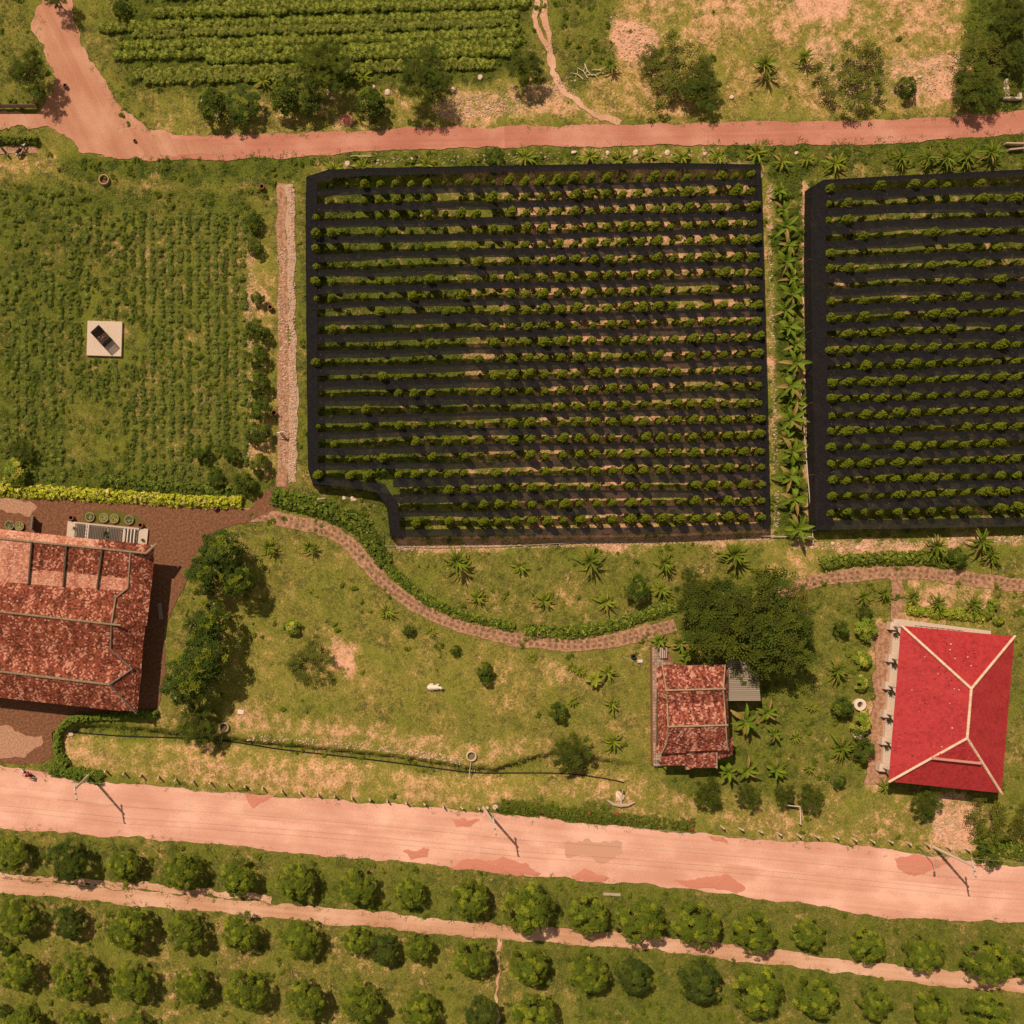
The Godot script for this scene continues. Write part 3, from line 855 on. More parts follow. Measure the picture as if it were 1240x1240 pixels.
func trees_and_shrubs() -> void:
	# kind, x, y, crown diameter in px, height of the crown middle, name, label
	var list := [
		["airy0", 908, 750, 110, 5.5, "shade_tree", "huge dark feathery tree overhanging the metal lean-to shed"],
		["airy1", 862, 745, 80, 4.5, "shade_tree", "dark feathery tree at the end of the curving footpath"],
		["airy2", 940, 775, 85, 4.5, "shade_tree", "dark feathery tree shading the grey metal lean-to roof"],
		["airy0", 840, 716, 46, 3.0, "shade_tree", "smaller feathery tree between the footpath end and net field"],
		["sparse1", 962, 738, 66, 4.0, "shade_tree", "thin spreading tree at the garden side of the shade trees"],
		["sparse0", 915, 812, 50, 4.5, "shade_tree", "thin branch spread over the corner of the metal roof"],
		["broad0", 268, 668, 56, 4.0, "broadleaf_tree", "dark broadleaf tree where footpath meets the paved yard"],
		["broad1", 288, 702, 44, 3.5, "broadleaf_tree", "broadleaf tree beside the spiky plants on the lawn corner"],
		["broad2", 247, 694, 50, 3.5, "broadleaf_tree", "small broadleaf tree leaning over the paved yard edge"],
		["broad3", 252, 752, 54, 4.0, "broadleaf_tree", "broadleaf tree beside the long roof shadow of the big house"],
		["broad0", 224, 824, 60, 4.2, "broadleaf_tree", "large broadleaf tree near the corner of the big house"],
		["broad2", 246, 795, 62, 4.2, "broadleaf_tree", "dense broadleaf tree casting shade on the lawn"],
		["airy1", 238, 880, 44, 2.5, "feathery_shrub", "feathery shrub growing above the ditch by the concrete ring"],
		["airy2", 393, 82, 62, 3.5, "feathery_tree", "dark feathery tree standing in the crop rows"],
		["airy0", 512, 92, 62, 3.5, "feathery_tree", "olive feathery tree beside the last crop row"],
		["airy1", 637, 82, 40, 2.5, "feathery_tree", "small feathery tree beside the wheel ruts"],
		["broad1", 292, 126, 50, 1.6, "round_bush", "big dark green bush between crop rows and upper road"],
		["bush0", 258, 130, 40, 1.2, "round_bush", "dark bush at the end of the crop field"],
		["bush1", 345, 118, 44, 1.2, "round_bush", "green bush under the dark feathery tree"],
		["bush2", 370, 125, 36, 1.2, "round_bush", "green bush beside the earth mound near the upper road"],
		["bush0", 447, 127, 40, 1.2, "round_bush", "bright bush beside pale stones above the upper road"],
		["sparse0", 822, 88, 92, 2.0, "open_shrub", "wide thin-leaved shrub on dry ground above the road"],
		["sparse1", 795, 75, 50, 2.0, "open_shrub", "thin pale-branched shrub beside the bare sandy patch"],
		["airy0", 850, 104, 50, 2.0, "open_shrub", "olive shrub next to the wide thin-leaved shrub"],
		["sparse2", 1038, 92, 84, 2.0, "open_shrub", "wide brownish shrub on stony ground above the road"],
		["bush1", 1098, 105, 26, 1.2, "round_bush", "small dark bush on the pale stony ground"],
		["sparse1", 1195, 78, 84, 2.2, "open_shrub", "wide olive shrub at the edge of dense greenery"],
		["airy2", 1180, 108, 56, 2.2, "open_shrub", "brown-tipped shrub overhanging the upper road"],
		["airy1", 1222, 18, 44, 2.2, "feathery_tree", "dark green tree in the far corner thicket"],
		["airy0", 1232, 66, 36, 2.0, "feathery_tree", "green tree beside the broken white posts"],
		["airy0", 38, 88, 48, 3.0, "feathery_tree", "dark round tree shading the dirt junction"],
		["airy2", 68, -6, 30, 2.5, "feathery_tree", "dark tree over the top end of the dirt junction"],
		["bush0", 145, 10, 22, 1.2, "round_bush", "small bush at the start of the crop rows"],
		["bush2", 600, 192, 24, 1.2, "round_bush", "round bush on the verge above the net field"],
		["bush1", 587, 812, 22, 1.2, "round_bush", "dark upright bush on the lawn near the lying cow"],
		["bush0", 589, 822, 18, 0.8, "round_bush", "small lower bush touching the dark upright lawn bush"],
		["bush2", 551, 787, 14, 0.6, "round_bush", "small round shrub on the lawn below the footpath"],
		["bush0", 495, 763, 15, 0.6, "round_bush", "tiny shrub beside the curve of the footpath"],
		["bright0", 353, 759, 22, 0.8, "bright_bush", "bright green bush on the lawn above a brown shrub"],
		["sparse0", 376, 800, 60, 1.4, "open_shrub", "thin brown twiggy shrub on the lawn"],
		["airy1", 690, 912, 44, 2.0, "feathery_shrub", "round feathery shrub at the end of the cut bank"],
		["bush1", 676, 862, 24, 0.8, "round_bush", "dense round shrub on the dry lawn below palms"],
		["broad3", 771, 712, 34, 1.5, "round_bush", "dense leafy bush between spiky plants above the footpath"],
		["bush2", 1018, 761, 22, 0.9, "round_bush", "dark clipped bush beside the front garden bed"],
		["bush0", 1018, 857, 28, 1.0, "round_bush", "dark round bush beside the white ring planter"],
		["bush1", 1043, 908, 30, 1.0, "round_bush", "dark bush growing over the half hidden white ring"],
		["bright1", 1042, 876, 30, 1.0, "bright_bush", "yellow green leafy bush between two white ring planters"],
		["bush2", 1015, 946, 18, 0.7, "round_bush", "small lone bush on the grass below the spiky plants"],
		["bright2", 1048, 762, 28, 0.8, "bright_bush", "light green leafy shrub in the front garden bed"],
		["bright0", 1045, 800, 22, 0.7, "bright_bush", "light leafy shrub along the bare earth strip"],
		["bright1", 1043, 828, 20, 0.7, "bright_bush", "small light shrub just above the white ring planter"],
		["bush0", 1048, 742, 18, 0.7, "round_bush", "small shrub among spiky plants in the garden bed"],
		["airy0", 856, 960, 34, 2.0, "feathery_shrub", "dark feathery shrub below the small tiled house"],
		["airy1", 905, 963, 28, 1.8, "feathery_shrub", "dull dark shrub beside the white pipe frame"],
		["airy2", 980, 966, 32, 1.8, "feathery_shrub", "round green feathery shrub touching the white pipe frame"],
		["airy0", 950, 962, 26, 1.6, "feathery_shrub", "low dark shrub behind the white pipe frame"],
		["airy1", 1121, 974, 34, 1.8, "feathery_shrub", "bright feathery shrub at the foot of the red roof"],
		["sparse2", 1212, 992, 74, 2.2, "open_shrub", "wide spreading shrub at the roadside near the red roof"],
		["bush1", 1195, 1035, 30, 0.8, "round_bush", "dark low bush on the road edge by the far pole"],
		["bush0", 308, 268, 22, 1.0, "garden_bush", "lone bush beside the clay jar at the gravel strip"],
		["bush1", 309, 300, 20, 1.0, "garden_bush", "small bush beside the stony line of the crop field"],
		["bush2", 312, 362, 18, 0.8, "garden_bush", "small bush next to a clay jar by the crop field"],
		["airy1", 26, 544, 26, 1.4, "feathery_shrub", "bright feathery shrub at the corner of the crop field"],
		["bright1", 18, 572, 34, 1.0, "bright_bush", "light green bush above the yellow hedge"],
		["bush2", 245, 548, 22, 0.9, "garden_bush", "small bush at the lower edge of crop rows"],
		["bush0", 281, 549, 22, 0.9, "garden_bush", "round bush between crop rows and the dark bush row"],
		["bush1", 297, 584, 28, 1.0, "garden_bush", "bushy green shrub by the yellow hedge end"],
		["bush0", 262, 580, 22, 0.9, "garden_bush", "low green shrub behind the yellow hedge"],
		["bush2", 1158, 675, 26, 1.2, "round_bush", "dark bush between spiky plants under the net field"],
	]
	for t in list:
		var base := 4.6
		var k: String = t[0]
		if k.begins_with("bush") or k.begins_with("bright"): base = 2.0
		elif k.begins_with("airy") or k.begins_with("sparse"): base = 5.2
		elif k.begins_with("broad"): base = 5.3
		var s: float = t[3] * PX / base
		var cat := "tree" if t[5].ends_with("tree") else "shrub"
		grow(k, t[5], t[6], cat, "", on(t[1], t[2], t[4]), s, clampf(t[4] / (3.5 * s), 0.5, 1.2) if base > 4.0 else 1.0)
	for y in [400, 431, 464, 496, 524, 562]:
		grow("bush%d" % rng.randi_range(0, 2), "garden_bush", "dark round bush in the line between crops and gravel strip", "shrub", "dark bushes along the gravel strip", on(313 + rr(-2, 2), y, 1.0), rr(1.3, 1.55))
	# low planting in bands: hedges
	hedge("flowering_hedge", "bright yellow green flowering hedge along the paved yard", "hedge", v2([-40, 590, 30, 595, 120, 600, 200, 605, 260, 608, 292, 607]), 8.0, 0.9, Color(0.380, 0.400, 0.022), Color(0.660, 0.500, 0.180), 0.18, 2300)
	hedge("leafy_hedge", "dark leafy shrub row behind the yellow hedge", "hedge", v2([120, 582, 180, 588, 240, 592, 300, 596]), 8.0, 0.7, Color(0.090, 0.125, 0.014), Color(0.198, 0.230, 0.030), 0.2, 1300)
	hedge("leafy_hedge", "thick leafy border where the gravel strip meets the footpath", "hedge", v2([330, 600, 350, 606, 375, 612, 405, 620]), 11.0, 1.0, Color(0.090, 0.130, 0.014), Color(0.216, 0.260, 0.030), 0.25, 1300)
	hedge("leafy_hedge", "dense green border below the notched corner of the net", "hedge", v2([400, 622, 430, 632, 448, 652, 466, 682]), 11.0, 0.8, Color(0.086, 0.115, 0.013), Color(0.216, 0.250, 0.030), 0.15, 1300)
	hedge("leafy_hedge", "low spotted border along the curve of the footpath", "hedge", v2([466, 682, 490, 706, 520, 728, 560, 745, 622, 760]), 6.0, 0.5, Color(0.090, 0.125, 0.013), Color(0.234, 0.270, 0.030), 0.28, 1500)
	hedge("leafy_hedge", "low spotted border on the last bend of the footpath", "hedge", v2([636, 762, 690, 766, 740, 758, 780, 746, 816, 735]), 7.5, 0.5, Color(0.090, 0.125, 0.013), Color(0.234, 0.270, 0.030), 0.28, 1700)
	hedge("leafy_hedge", "long leafy hedge behind the red roofed house path", "hedge", v2([992, 684, 1030, 678, 1080, 676, 1120, 676, 1158, 682]), 8.0, 0.8, Color(0.099, 0.130, 0.014), Color(0.234, 0.260, 0.030), 0.3, 1700)
	hedge("leafy_hedge", "bright ground cover hedge at the back of the red house", "hedge", v2([1098, 738, 1130, 742, 1160, 744, 1188, 748]), 6.0, 0.6, Color(0.216, 0.260, 0.022), Color(0.400, 0.380, 0.050), 0.3, 1300)
	hedge("clipped_hedge", "clipped green hedge curving around the lawn corner by the driveway", "hedge", v2([190, 864, 150, 866, 110, 868, 86, 872, 73, 884, 70, 900, 74, 916, 82, 924]), 4.5, 1.0, Color(0.117, 0.160, 0.016), Color(0.180, 0.220, 0.030), 0.2, 2000)
	hedge("clipped_hedge", "clipped green hedge beside the dirt junction", "hedge", v2([-40, 170, 0, 170, 46, 171]), 4.5, 1.0, Color(0.117, 0.140, 0.016), Color(0.180, 0.200, 0.030), 0.2, 900)
	hedge("roadside_hedge", "green roadside thicket at the foot of the first power pole", "hedge", v2([62, 931, 90, 936, 124, 942]), 8.0, 0.8, Color(0.099, 0.140, 0.014), Color(0.180, 0.220, 0.030), 0.2, 1000)
	hedge("roadside_hedge", "low roadside hedge dotted with magenta flowers", "hedge", v2([606, 976, 650, 981, 700, 987, 760, 993, 840, 1001]), 8.0, 0.32, Color(0.095, 0.115, 0.012), Color(0.550, 0.030, 0.090), 0.012, 1500)
	hedge("roadside_hedge", "low scrub at the end of the row of white fence posts", "hedge", v2([1180, 1010, 1215, 1026, 1250, 1034]), 11.0, 0.6, Color(0.108, 0.140, 0.014), Color(0.216, 0.250, 0.030), 0.2, 800)
	for p in [[1202, 732], [1210, 750], [1197, 742]]:
		grow("bright%d" % rng.randi_range(0, 2), "bright_bush", "small yellow green shrub beyond the garden bed of the red house", "shrub", "small yellow shrubs by the red house", on(p[0], p[1], 0.5), 0.75)
	for p in [[2, 1142], [10, 1150], [4, 1225]]:
		grow("bush0", "brown_shrub", "small reddish shrub between orchard trees", "shrub", "small shrubs in the orchard", on(p[0], p[1], 0.5), 0.9)

func hedge(called: String, label: String, category: String, line: Array, half: float, h: float, col: Color, tips: Color, tip_share: float, count: int) -> void:
	var l := smooth_line(line, 5)
	var mb := MB.new()
	var stem := MB.new()
	var bumpy := FastNoiseLite.new()
	bumpy.seed = count; bumpy.frequency = 0.09
	for i in count:
		var t := rng.randf() * (l.size() - 1.001)
		var k := int(t)
		var a: Vector2 = l[k].lerp(l[k + 1], t - k)
		var nn: Vector2 = (l[k + 1] - l[k]).orthogonal().normalized()
		var s := rr(-1, 1)
		var wob := 1.0 + 0.45 * bumpy.get_noise_2d(a.x, a.y)
		var q := a + nn * s * half * wob
		var g := bumpy.get_noise_2d(q.x * 2.5, q.y * 2.5)
		if called != "flowering_hedge" and called != "clipped_hedge" and g + rr(-0.2, 0.2) < -0.12: continue
		var y := h * sqrt(maxf(0.05, 1.0 - s * s)) * (0.7 + 0.9 * g) * (1.0 if rng.randf() < 0.65 else rr(0.3, 0.9))
		var p := at(q.x, q.y)
		p.y = gh(p.x, p.z) + y
		var up := (Vector3(nn.x * s, 1.0, nn.y * s) + dir_on_sphere() * 0.5).normalized()
		var u := up.cross(dir_on_sphere()).normalized()
		var tone := vary(tips if rng.randf() < tip_share else col * (1.0 + 0.5 * g), 0.2)
		for e in 4:
			var out := (u.rotated(up, TAU * e / 4 + rr(-0.4, 0.4)) + up * rr(0.0, 0.5)).normalized()
			mb.leaf(p, out * rr(0.15, 0.34), out.cross(up).normalized() * rr(0.05, 0.1), up, vary(tone, 0.15))
		if i % 25 == 0:
			var ft := Vector3(p.x, p.y - y - 0.05, p.z)
			stem.tube([ft, ft + Vector3(0, maxf(0.1, y), 0)], [0.02, 0.012], 5, Color.WHITE)
	var o := thing(called, label, category)
	var f := part("foliage", mb.mesh(), M.leaf, o)
	f.set_meta("kind", "stuff")
	var st := part("stem", stem.mesh(), M.bark, o)
	st.set_meta("kind", "stuff")

func spiky_plants() -> void:
	# group words, category kinds, [x, y, diameter px]
	var sets := [
		["narrow", "arching spiky plant on the verge above the nets", [405, 203, 32, 438, 200, 34, 517, 197, 32, 638, 187, 36, 716, 187, 32, 752, 190, 36, 790, 187, 32, 828, 188, 32, 872, 187, 32, 920, 182, 34, 950, 193, 30, 980, 190, 26, 1015, 195, 34], "the gravel strip"],
		["spiky", "large spiky plant clustered above the second net field", [1093, 190, 30, 1125, 190, 32, 1147, 190, 36, 1172, 188, 36, 1202, 184, 36], "the first net field"],
		["banana", "broad-leaved plant between the two net fields", [942, 232, 26, 948, 255, 26, 950, 275, 38, 954, 297, 26, 950, 318, 36, 957, 338, 28, 957, 357, 40, 950, 376, 28, 954, 396, 36, 962, 418, 28, 962, 440, 38, 956, 468, 38, 964, 488, 28, 957, 508, 40, 950, 530, 28, 958, 548, 38, 955, 577, 38, 960, 604, 38, 964, 640, 42], "the upper road"],
		["spiky", "spiky plant on the dry ground above the upper road", [740, 78, 28, 927, 77, 44, 975, 68, 30, 1240, 8, 30]],
		["narrow", "small spiky plant among the crop rows", [318, 95, 28, 440, 90, 28, 232, 10, 20, 553, 28, 18, 620, 30, 14, 528, 55, 16]],
		["spiky", "spiky plant on the lawn corner beside broadleaf trees", [325, 662, 30, 375, 662, 28]],
		["narrow", "spiky plant on the lawn just below the footpath", [468, 740, 28, 522, 766, 18, 645, 797, 16]],
		["spiky", "bushy spiky plant on the grass between net field and footpath", [553, 680, 46, 715, 680, 44, 805, 682, 34, 890, 672, 46]],
		["narrow", "thin spiky plant on the grass above the footpath", [578, 724, 28, 630, 686, 26, 660, 728, 30, 735, 730, 32, 803, 714, 32]],
		["narrow", "small spiky plant in the palm group on the lawn", [693, 808, 18, 704, 813, 20, 737, 815, 28, 695, 850, 18, 743, 853, 26, 745, 899, 32]],
		["banana", "broad-leaved plant against the deck end of the small tiled house", [797, 775, 26, 822, 778, 28, 832, 792, 28]],
		["banana", "broad-leaved plant beside the small tiled house", [900, 872, 40, 928, 862, 30, 936, 888, 28, 880, 934, 32, 903, 932, 32, 938, 931, 30]],
		["narrow", "low leafy rosette on the grass between the two smaller houses", [985, 857, 18, 965, 894, 20, 982, 932, 18, 1075, 953, 22]],
		["spiky", "large spiky plant in the front garden of the red house", [1015, 812, 36, 1020, 906, 38]],
		["spiky", "spiky plant beside the short path to the red house", [1047, 722, 28, 1072, 718, 26, 1107, 722, 24, 1137, 730, 30, 1180, 732, 34]],
		["spiky", "large spiky plant between the second net field and the hedge", [1135, 662, 38, 1190, 656, 42, 1202, 672, 32]],
	]
	for s in sets:
		var a: Array = s[2]
		for i in range(0, a.size(), 3):
			var base: float = {"narrow": 2.3, "spiky": 2.7, "banana": 3.1}[s[0]]
			var sc: float = a[i + 2] * PX / base
			var called: String = {"narrow": "spiky_plant", "spiky": "spiky_plant", "banana": "banana_plant"}[s[0]]
			var label: String = s[1]
			if s.size() > 3: label += ", %s from %s" % [nth(i / 3 + 1), s[3]]
			grow("%s%d" % [s[0], rng.randi_range(0, 2)], called, label, "plant", s[1].trim_prefix("large ").trim_prefix("small "), on(a[i], a[i + 1], sc), sc)
	grow("young_palm", "young_palm", "yellow green young palm with wide leaves on the lawn", "palm", "", on(720, 823, 0.9), 0.85)

func crops() -> void:
	# tufts for the rows: one leafy plant each, in a few sizes
	var lush := []
	for i in 3:
		lush.append(crown_mesh(Vector3(0.32, 0.22, 0.32), 0.26, 10, 4, 0.16, 0.26, 0.10, Color(0.165, 0.205, 0.020), Color(0.31, 0.32, 0.06), 0.4, 0.3))
	var rows := [[250, 5, 640, -7], [190, 15, 640, 3], [122, 33, 625, 18], [165, 41, 625, 26], [145, 56, 628, 40], [142, 67, 630, 51], [255, 71, 622, 61], [165, 89, 600, 76], [180, 96, 420, 88], [200, -8, 640, -18]]
	for r in rows:
		var spots := []
		var x: float = r[0]
		while x < r[2]:
			var t: float = (x - r[0]) / (r[2] - r[0])
			for k in 2:
				if rng.randf() < 0.93:
					spots.append([on(x + rr(-2, 2), lerpf(r[1], r[3], t) + (k - 0.5) * 3.4 + rr(-1.3, 1.3), 0.3), rr(0.7, 1.3)])
			x += 4.4
		crop_row(spots, lush, "crop_row", "bushy green crop row above the upper road, %s row up from it" % nth(11 - 1 - rows.find(r) if r[1] >= 0 else 10), "crop rows above the upper road")
	var small := []
	for i in 3:
		small.append(crown_mesh(Vector3(0.30, 0.12, 0.30), 0.16, 8, 3, 0.14, 0.25, 0.095, Color(0.128, 0.165, 0.024), Color(0.24, 0.25, 0.055), 0.35, 0.6))
	var gap := FastNoiseLite.new()
	gap.seed = 9; gap.frequency = 0.018
	for i in 27:
		var x0 := 6.0 + i * 11.1
		var spots := []
		var y := 232.0 if x0 < 90 else 258.0
		while y < 580.0 - maxf(0.0, (x0 - 220.0) * 0.25):
			var keep := 0.93 if x0 > 170 else 0.8
			if gap.get_noise_2d(x0, y) > 0.28: keep = 0.2
			if Rect2(102, 384, 52, 52).has_point(Vector2(x0, y)): keep = 0.0
			if Rect2(82, 490, 60, 78).has_point(Vector2(x0, y)): keep = 0.12
			if x0 < 75 and y < 330: keep = 0.25
			if rng.randf() < keep:
				spots.append([on(x0 + rr(-1.6, 1.6) + (0.0 if x0 > 170 else rr(-2.5, 2.5)) + (400.0 - y) * -0.006, y, 0.3), rr(0.5, 1.08)])
			y += 5.6
		crop_row(spots, small, "crop_row", "column of small crop plants around the slab, %s from the gravel strip" % nth(27 - i), "crop columns around the concrete slab")

func crop_row(spots: Array, meshes: Array, called: String, label: String, group: String) -> void:
	var mm := MultiMesh.new()
	mm.transform_format = MultiMesh.TRANSFORM_3D
	mm.use_colors = true
	mm.mesh = meshes[rng.randi_range(0, meshes.size() - 1)]
	mm.instance_count = spots.size()
	for i in spots.size():
		mm.set_instance_transform(i, Transform3D(Basis(Vector3.UP, rr(0, TAU)).scaled(Vector3.ONE * spots[i][1]), spots[i][0]))
		var tone := 1.0 + rr(-0.2, 0.2)
		mm.set_instance_color(i, Color(tone, tone, tone))
	var o := MultiMeshInstance3D.new()
	o.name = numbered(called)
	o.multimesh = mm
	o.material_override = M.leaf
	add_child(o, true)
	metas(o, label, "crop", group, "stuff")

# a strip of net between two lists of pixel points, h metres up, sagging between its posts
func net_strip(a: Array, b: Array, h: float, sag: float) -> ArrayMesh:
	var st := SurfaceTool.new()
	st.begin(Mesh.PRIMITIVE_TRIANGLES)
	st.set_smooth_group(0)
	var rows := []
	for i in a.size():
		var row := []
		for k in 4:
			var t := k / 3.0
			var q: Vector2 = a[i].lerp(b[i], t)
			var y := h - sag * (1.0 if i % 2 == 1 else 0.25) - 0.06 * sin(t * PI) + rr(-0.045, 0.045)
			row.append(at(q.x, q.y, y))
		rows.append(row)
	for i in a.size() - 1:
		for k in 3:
			for p in [rows[i][k], rows[i + 1][k], rows[i + 1][k + 1], rows[i][k], rows[i + 1][k + 1], rows[i][k + 1]]:
				st.add_vertex(p)
	st.generate_normals()
	return st.commit()

func post_mesh(h: float, r: float, col: Color) -> ArrayMesh:
	var mb := MB.new()
	mb.tube([Vector3(0, -0.2, 0), Vector3(0, h, 0)], [r, r * 0.9], 6, col)
	return mb.mesh()

func net_fields() -> void:
	var post := post_mesh(1.8, 0.05, Color(0.16, 0.11, 0.075))
	var spots := []
	var fields := [
		{"rows": 22, "l": Vector2(381, 224), "dl": 19.55, "r": Vector2(913, 211), "dr": 19.75, "rx": 0.55, "lx": 0.2, "cols": 28, "half": 4.8, "what": "first"},
		{"rows": 21, "l": Vector2(1005, 227.6), "dl": 19.7, "r": Vector2(1293, 217), "dr": 19.8, "rx": 0.1, "lx": 0.12, "cols": 15, "half": 5.9, "what": "second"},
	]
	for f in fields:
		for k in range(-1, f.rows):
			var kk := k + 0.5
			var l: Vector2 = f.l + Vector2(f.lx * kk - 6.0, f.dl * kk)
			var r: Vector2 = f.r + Vector2(f.rx * kk + 8.0, f.dr * kk)
			if f.what == "first" and kk > 18.2: l = Vector2(476, lerpf(l.y, r.y, 0.17))
			if k == -1 or k == f.rows - 1: continue
			var a := []; var b := []
			var n := 29
			var half: float = f.half * rr(0.86, 1.14)
			if f.what == "first" and k < 8: half *= 0.93
			var ph := rr(0, 9.0)
			for i in n:
				var t := i / (n - 1.0)
				var m := l.lerp(r, t) + Vector2(0, 0.9 * sin(t * 9.0 + ph) + 0.5 * sin(t * 23.0 + ph * 3.0) + rr(-0.45, 0.45))
				var hw := half * (1.0 + 0.12 * sin(t * 6.0 + ph * 2.0) + rr(-0.07, 0.07))
				a.append(m - Vector2(0, hw)); b.append(m + Vector2(0, hw))
			var o := thing("shade_net", "black shade net strip of the %s net field, %s from the upper road" % [f.what, nth(k + 1)], "net", Vector3.ZERO, 0.0, "net strips of the %s field" % f.what)
			part("cloth", net_strip(a, b, 1.82, 0.1), M.net, o)
			for t in [0.02, 0.25, 0.5, 0.75, 0.98]:
				var p := on(l.lerp(r, t).x, l.lerp(r, t).y, 1.75)
				part("post", post, M.plain, o).position = p
		# planting spots in the gaps
		for k in f.rows:
			for j in f.cols:
				var l2: Vector2 = f.l + Vector2(f.lx * k, f.dl * k)
				var r2: Vector2 = f.r + Vector2(f.rx * k, f.dr * k)
				var q := l2.lerp(r2, j / (f.cols - 1.0))
				if f.what == "first" and k > 18 and q.x < 486: continue
				var full := 0.0
				if f.what == "first":
					full = 0.97 if q.x > 615 else (0.62 if q.x > 555 else 0.2)
					if q.x < 555 and k > 11: full = 0.3
					if k < 2 and q.x > 440 and q.x < 520: full = 0.95
					if k > 17 and q.x > 540: full = 0.9
					if absf(q.x - 835) < 22 and k in [6, 7, 11, 12, 13]: full = 0.3
					if q.x < 385 and k > 2 and k < 8: full = 0.9
				else:
					full = 0.36 if k < 7 else (0.72 if k < 10 else 0.92)
					if k in [0, 5] and j < 8: full = 0.85
				var size := 0.0
				if rng.randf() < full: size = rr(0.7, 1.02)
				elif rng.randf() < (0.62 if q.x < 615 or f.what == "second" else 1.0): size = rr(0.3, 0.62)
				q += Vector2(rr(-1.2, 1.2), rr(-1.2, 1.2))
				var spot := on(q.x, q.y - 1.0, 2.0 if size > 0.7 else 1.2)
				if size > 0.0: spots.append([size, spot, f.what, k + 1, j + 1])
				else: bare_stakes.append(spot)
	spots.sort_custom(func(a, b): return a[0] > b[0])
	for i in mini(300, spots.size()):
		var s: Array = spots[i]
		var o := grow("pepper%d" % rng.randi_range(0, 3), "climbing_plant", "climbing plant in the %s row below the upper road, %s from the %s" % [nth(s[3]), nth(s[4]), "gravel strip" if s[2] == "first" else "broad-leaved strip"], "plant", "full grown climbing plants of the %s net field" % s[2], s[1], s[0], rr(0.95, 1.1))
		o.scale = Vector3(s[0] * rr(0.95, 1.15), o.scale.y, s[0] * rr(0.95, 1.15))
	var mm := MultiMesh.new()
	mm.transform_format = MultiMesh.TRANSFORM_3D
	mm.use_colors = true
	mm.mesh = kinds["pepper0"][1][1]
	mm.instance_count = spots.size() - 300
	for i in range(300, spots.size()):
		var s: Array = spots[i]
		var k: float = s[0]
		mm.set_instance_transform(i - 300, Transform3D(Basis(Vector3.UP, rr(0, TAU)).scaled(Vector3(k * 1.05, k, k * 1.05)), s[1]))
		mm.set_instance_color(i - 300, Color.WHITE * rr(0.8, 1.15))
	var mi := MultiMeshInstance3D.new()
	mi.name = "young_climbing_plants"
	mi.multimesh = mm
	mi.material_override = M.leaf
	add_child(mi, true)
	metas(mi, "mass of smaller climbing plants in the gaps between net strips", "plants", "", "stuff")
	var sm := MB.new()
	for p in bare_stakes:
		var d := Vector3(rr(-0.3, 0.7), 0, rr(-0.7, 0.3))
		sm.tube([p + Vector3(0, -0.1, 0), p + d * rr(0.7, 1.3) + Vector3(0, rr(0.9, 1.9), 0)], [0.035, 0.03], 5, vary(Color(0.34, 0.24, 0.15), 0.25))
	solo("bare_stakes", sm.mesh(), M.plain, "mass of bare leaning stakes in the gaps between net strips", "stakes", Vector3.ZERO, "", "stuff")
	# the outer nets: a level border and a wall hanging to the ground
	var sides := [
		["first", "along the upper road", [371, 214, 380, 206, 460, 203, 640, 200, 800, 197, 921, 199], [384, 222, 386, 216, 460, 212, 640, 208, 800, 205, 914, 205]],
		["first", "facing the broad-leaved plant strip", [921, 199, 924, 300, 928, 450, 932, 640], [914, 203, 917, 300, 921, 450, 925, 634]],
		["first", "above the grass and curving footpath", [932, 640, 800, 646, 640, 648, 474, 650], [925, 633, 800, 638, 640, 640, 484, 641]],
		["first", "in the notched corner", [474, 650, 470, 615, 456, 596, 420, 590, 379, 586], [484, 640, 482, 612, 466, 586, 420, 580, 388, 578]],
		["first", "along the gravel strip", [379, 586, 373, 570, 371, 400, 370, 260, 371, 214], [388, 578, 385, 570, 384, 400, 383, 260, 384, 222]],
		["second", "along the upper road", [983, 226, 990, 218, 1100, 212, 1240, 205, 1320, 202], [1001, 228, 1003, 224, 1100, 219, 1240, 213, 1320, 209]],
		["second", "facing the broad-leaved plant strip", [983, 226, 982, 320, 984, 450, 988, 640], [1000, 226, 1000, 320, 1002, 450, 1007, 630]],
		["second", "above the leafy hedge", [988, 642, 1100, 640, 1240, 637, 1320, 636], [988, 630, 1100, 629, 1240, 626, 1320, 625]],
	]
	for s in sides:
		var a: Array = resample(v2(s[2]), 20); var b: Array = resample(v2(s[3]), 20)
		var o := thing("net_wall", "black net border and hanging wall of the %s net field %s" % [s[0], s[1]], "net")
		part("border", net_strip(a, b, 1.84, 0.06), M.net, o)
		var st := SurfaceTool.new()
		st.begin(Mesh.PRIMITIVE_TRIANGLES)
		st.set_smooth_group(0)
		for i in a.size() - 1:
			var p0 := at(a[i].x, a[i].y, 1.82); var p1 := at(a[i + 1].x, a[i + 1].y, 1.82)
			var g0 := Vector3(p0.x, gh(p0.x, p0.z) - 0.02, p0.z); var g1 := Vector3(p1.x, gh(p1.x, p1.z) - 0.02, p1.z)
			var m0 := p0.lerp(g0, 0.5) + Vector3(0.06 * sin(i * 1.7), 0, 0.06 * cos(i * 1.3)); var m1 := p1.lerp(g1, 0.5) + Vector3(0.06 * sin((i + 1) * 1.7), 0, 0.06 * cos((i + 1) * 1.3))
			for p in [p0, p1, m1, p0, m1, m0, m0, m1, g1, m0, g1, g0]: st.add_vertex(p)
		st.generate_normals()
		part("hanging", st.commit(), M.net, o)
		for i in range(0, a.size(), 4):
			part("post", post, M.plain, o).position = on(a[i].x, a[i].y, 1.82)

var bare_stakes := []

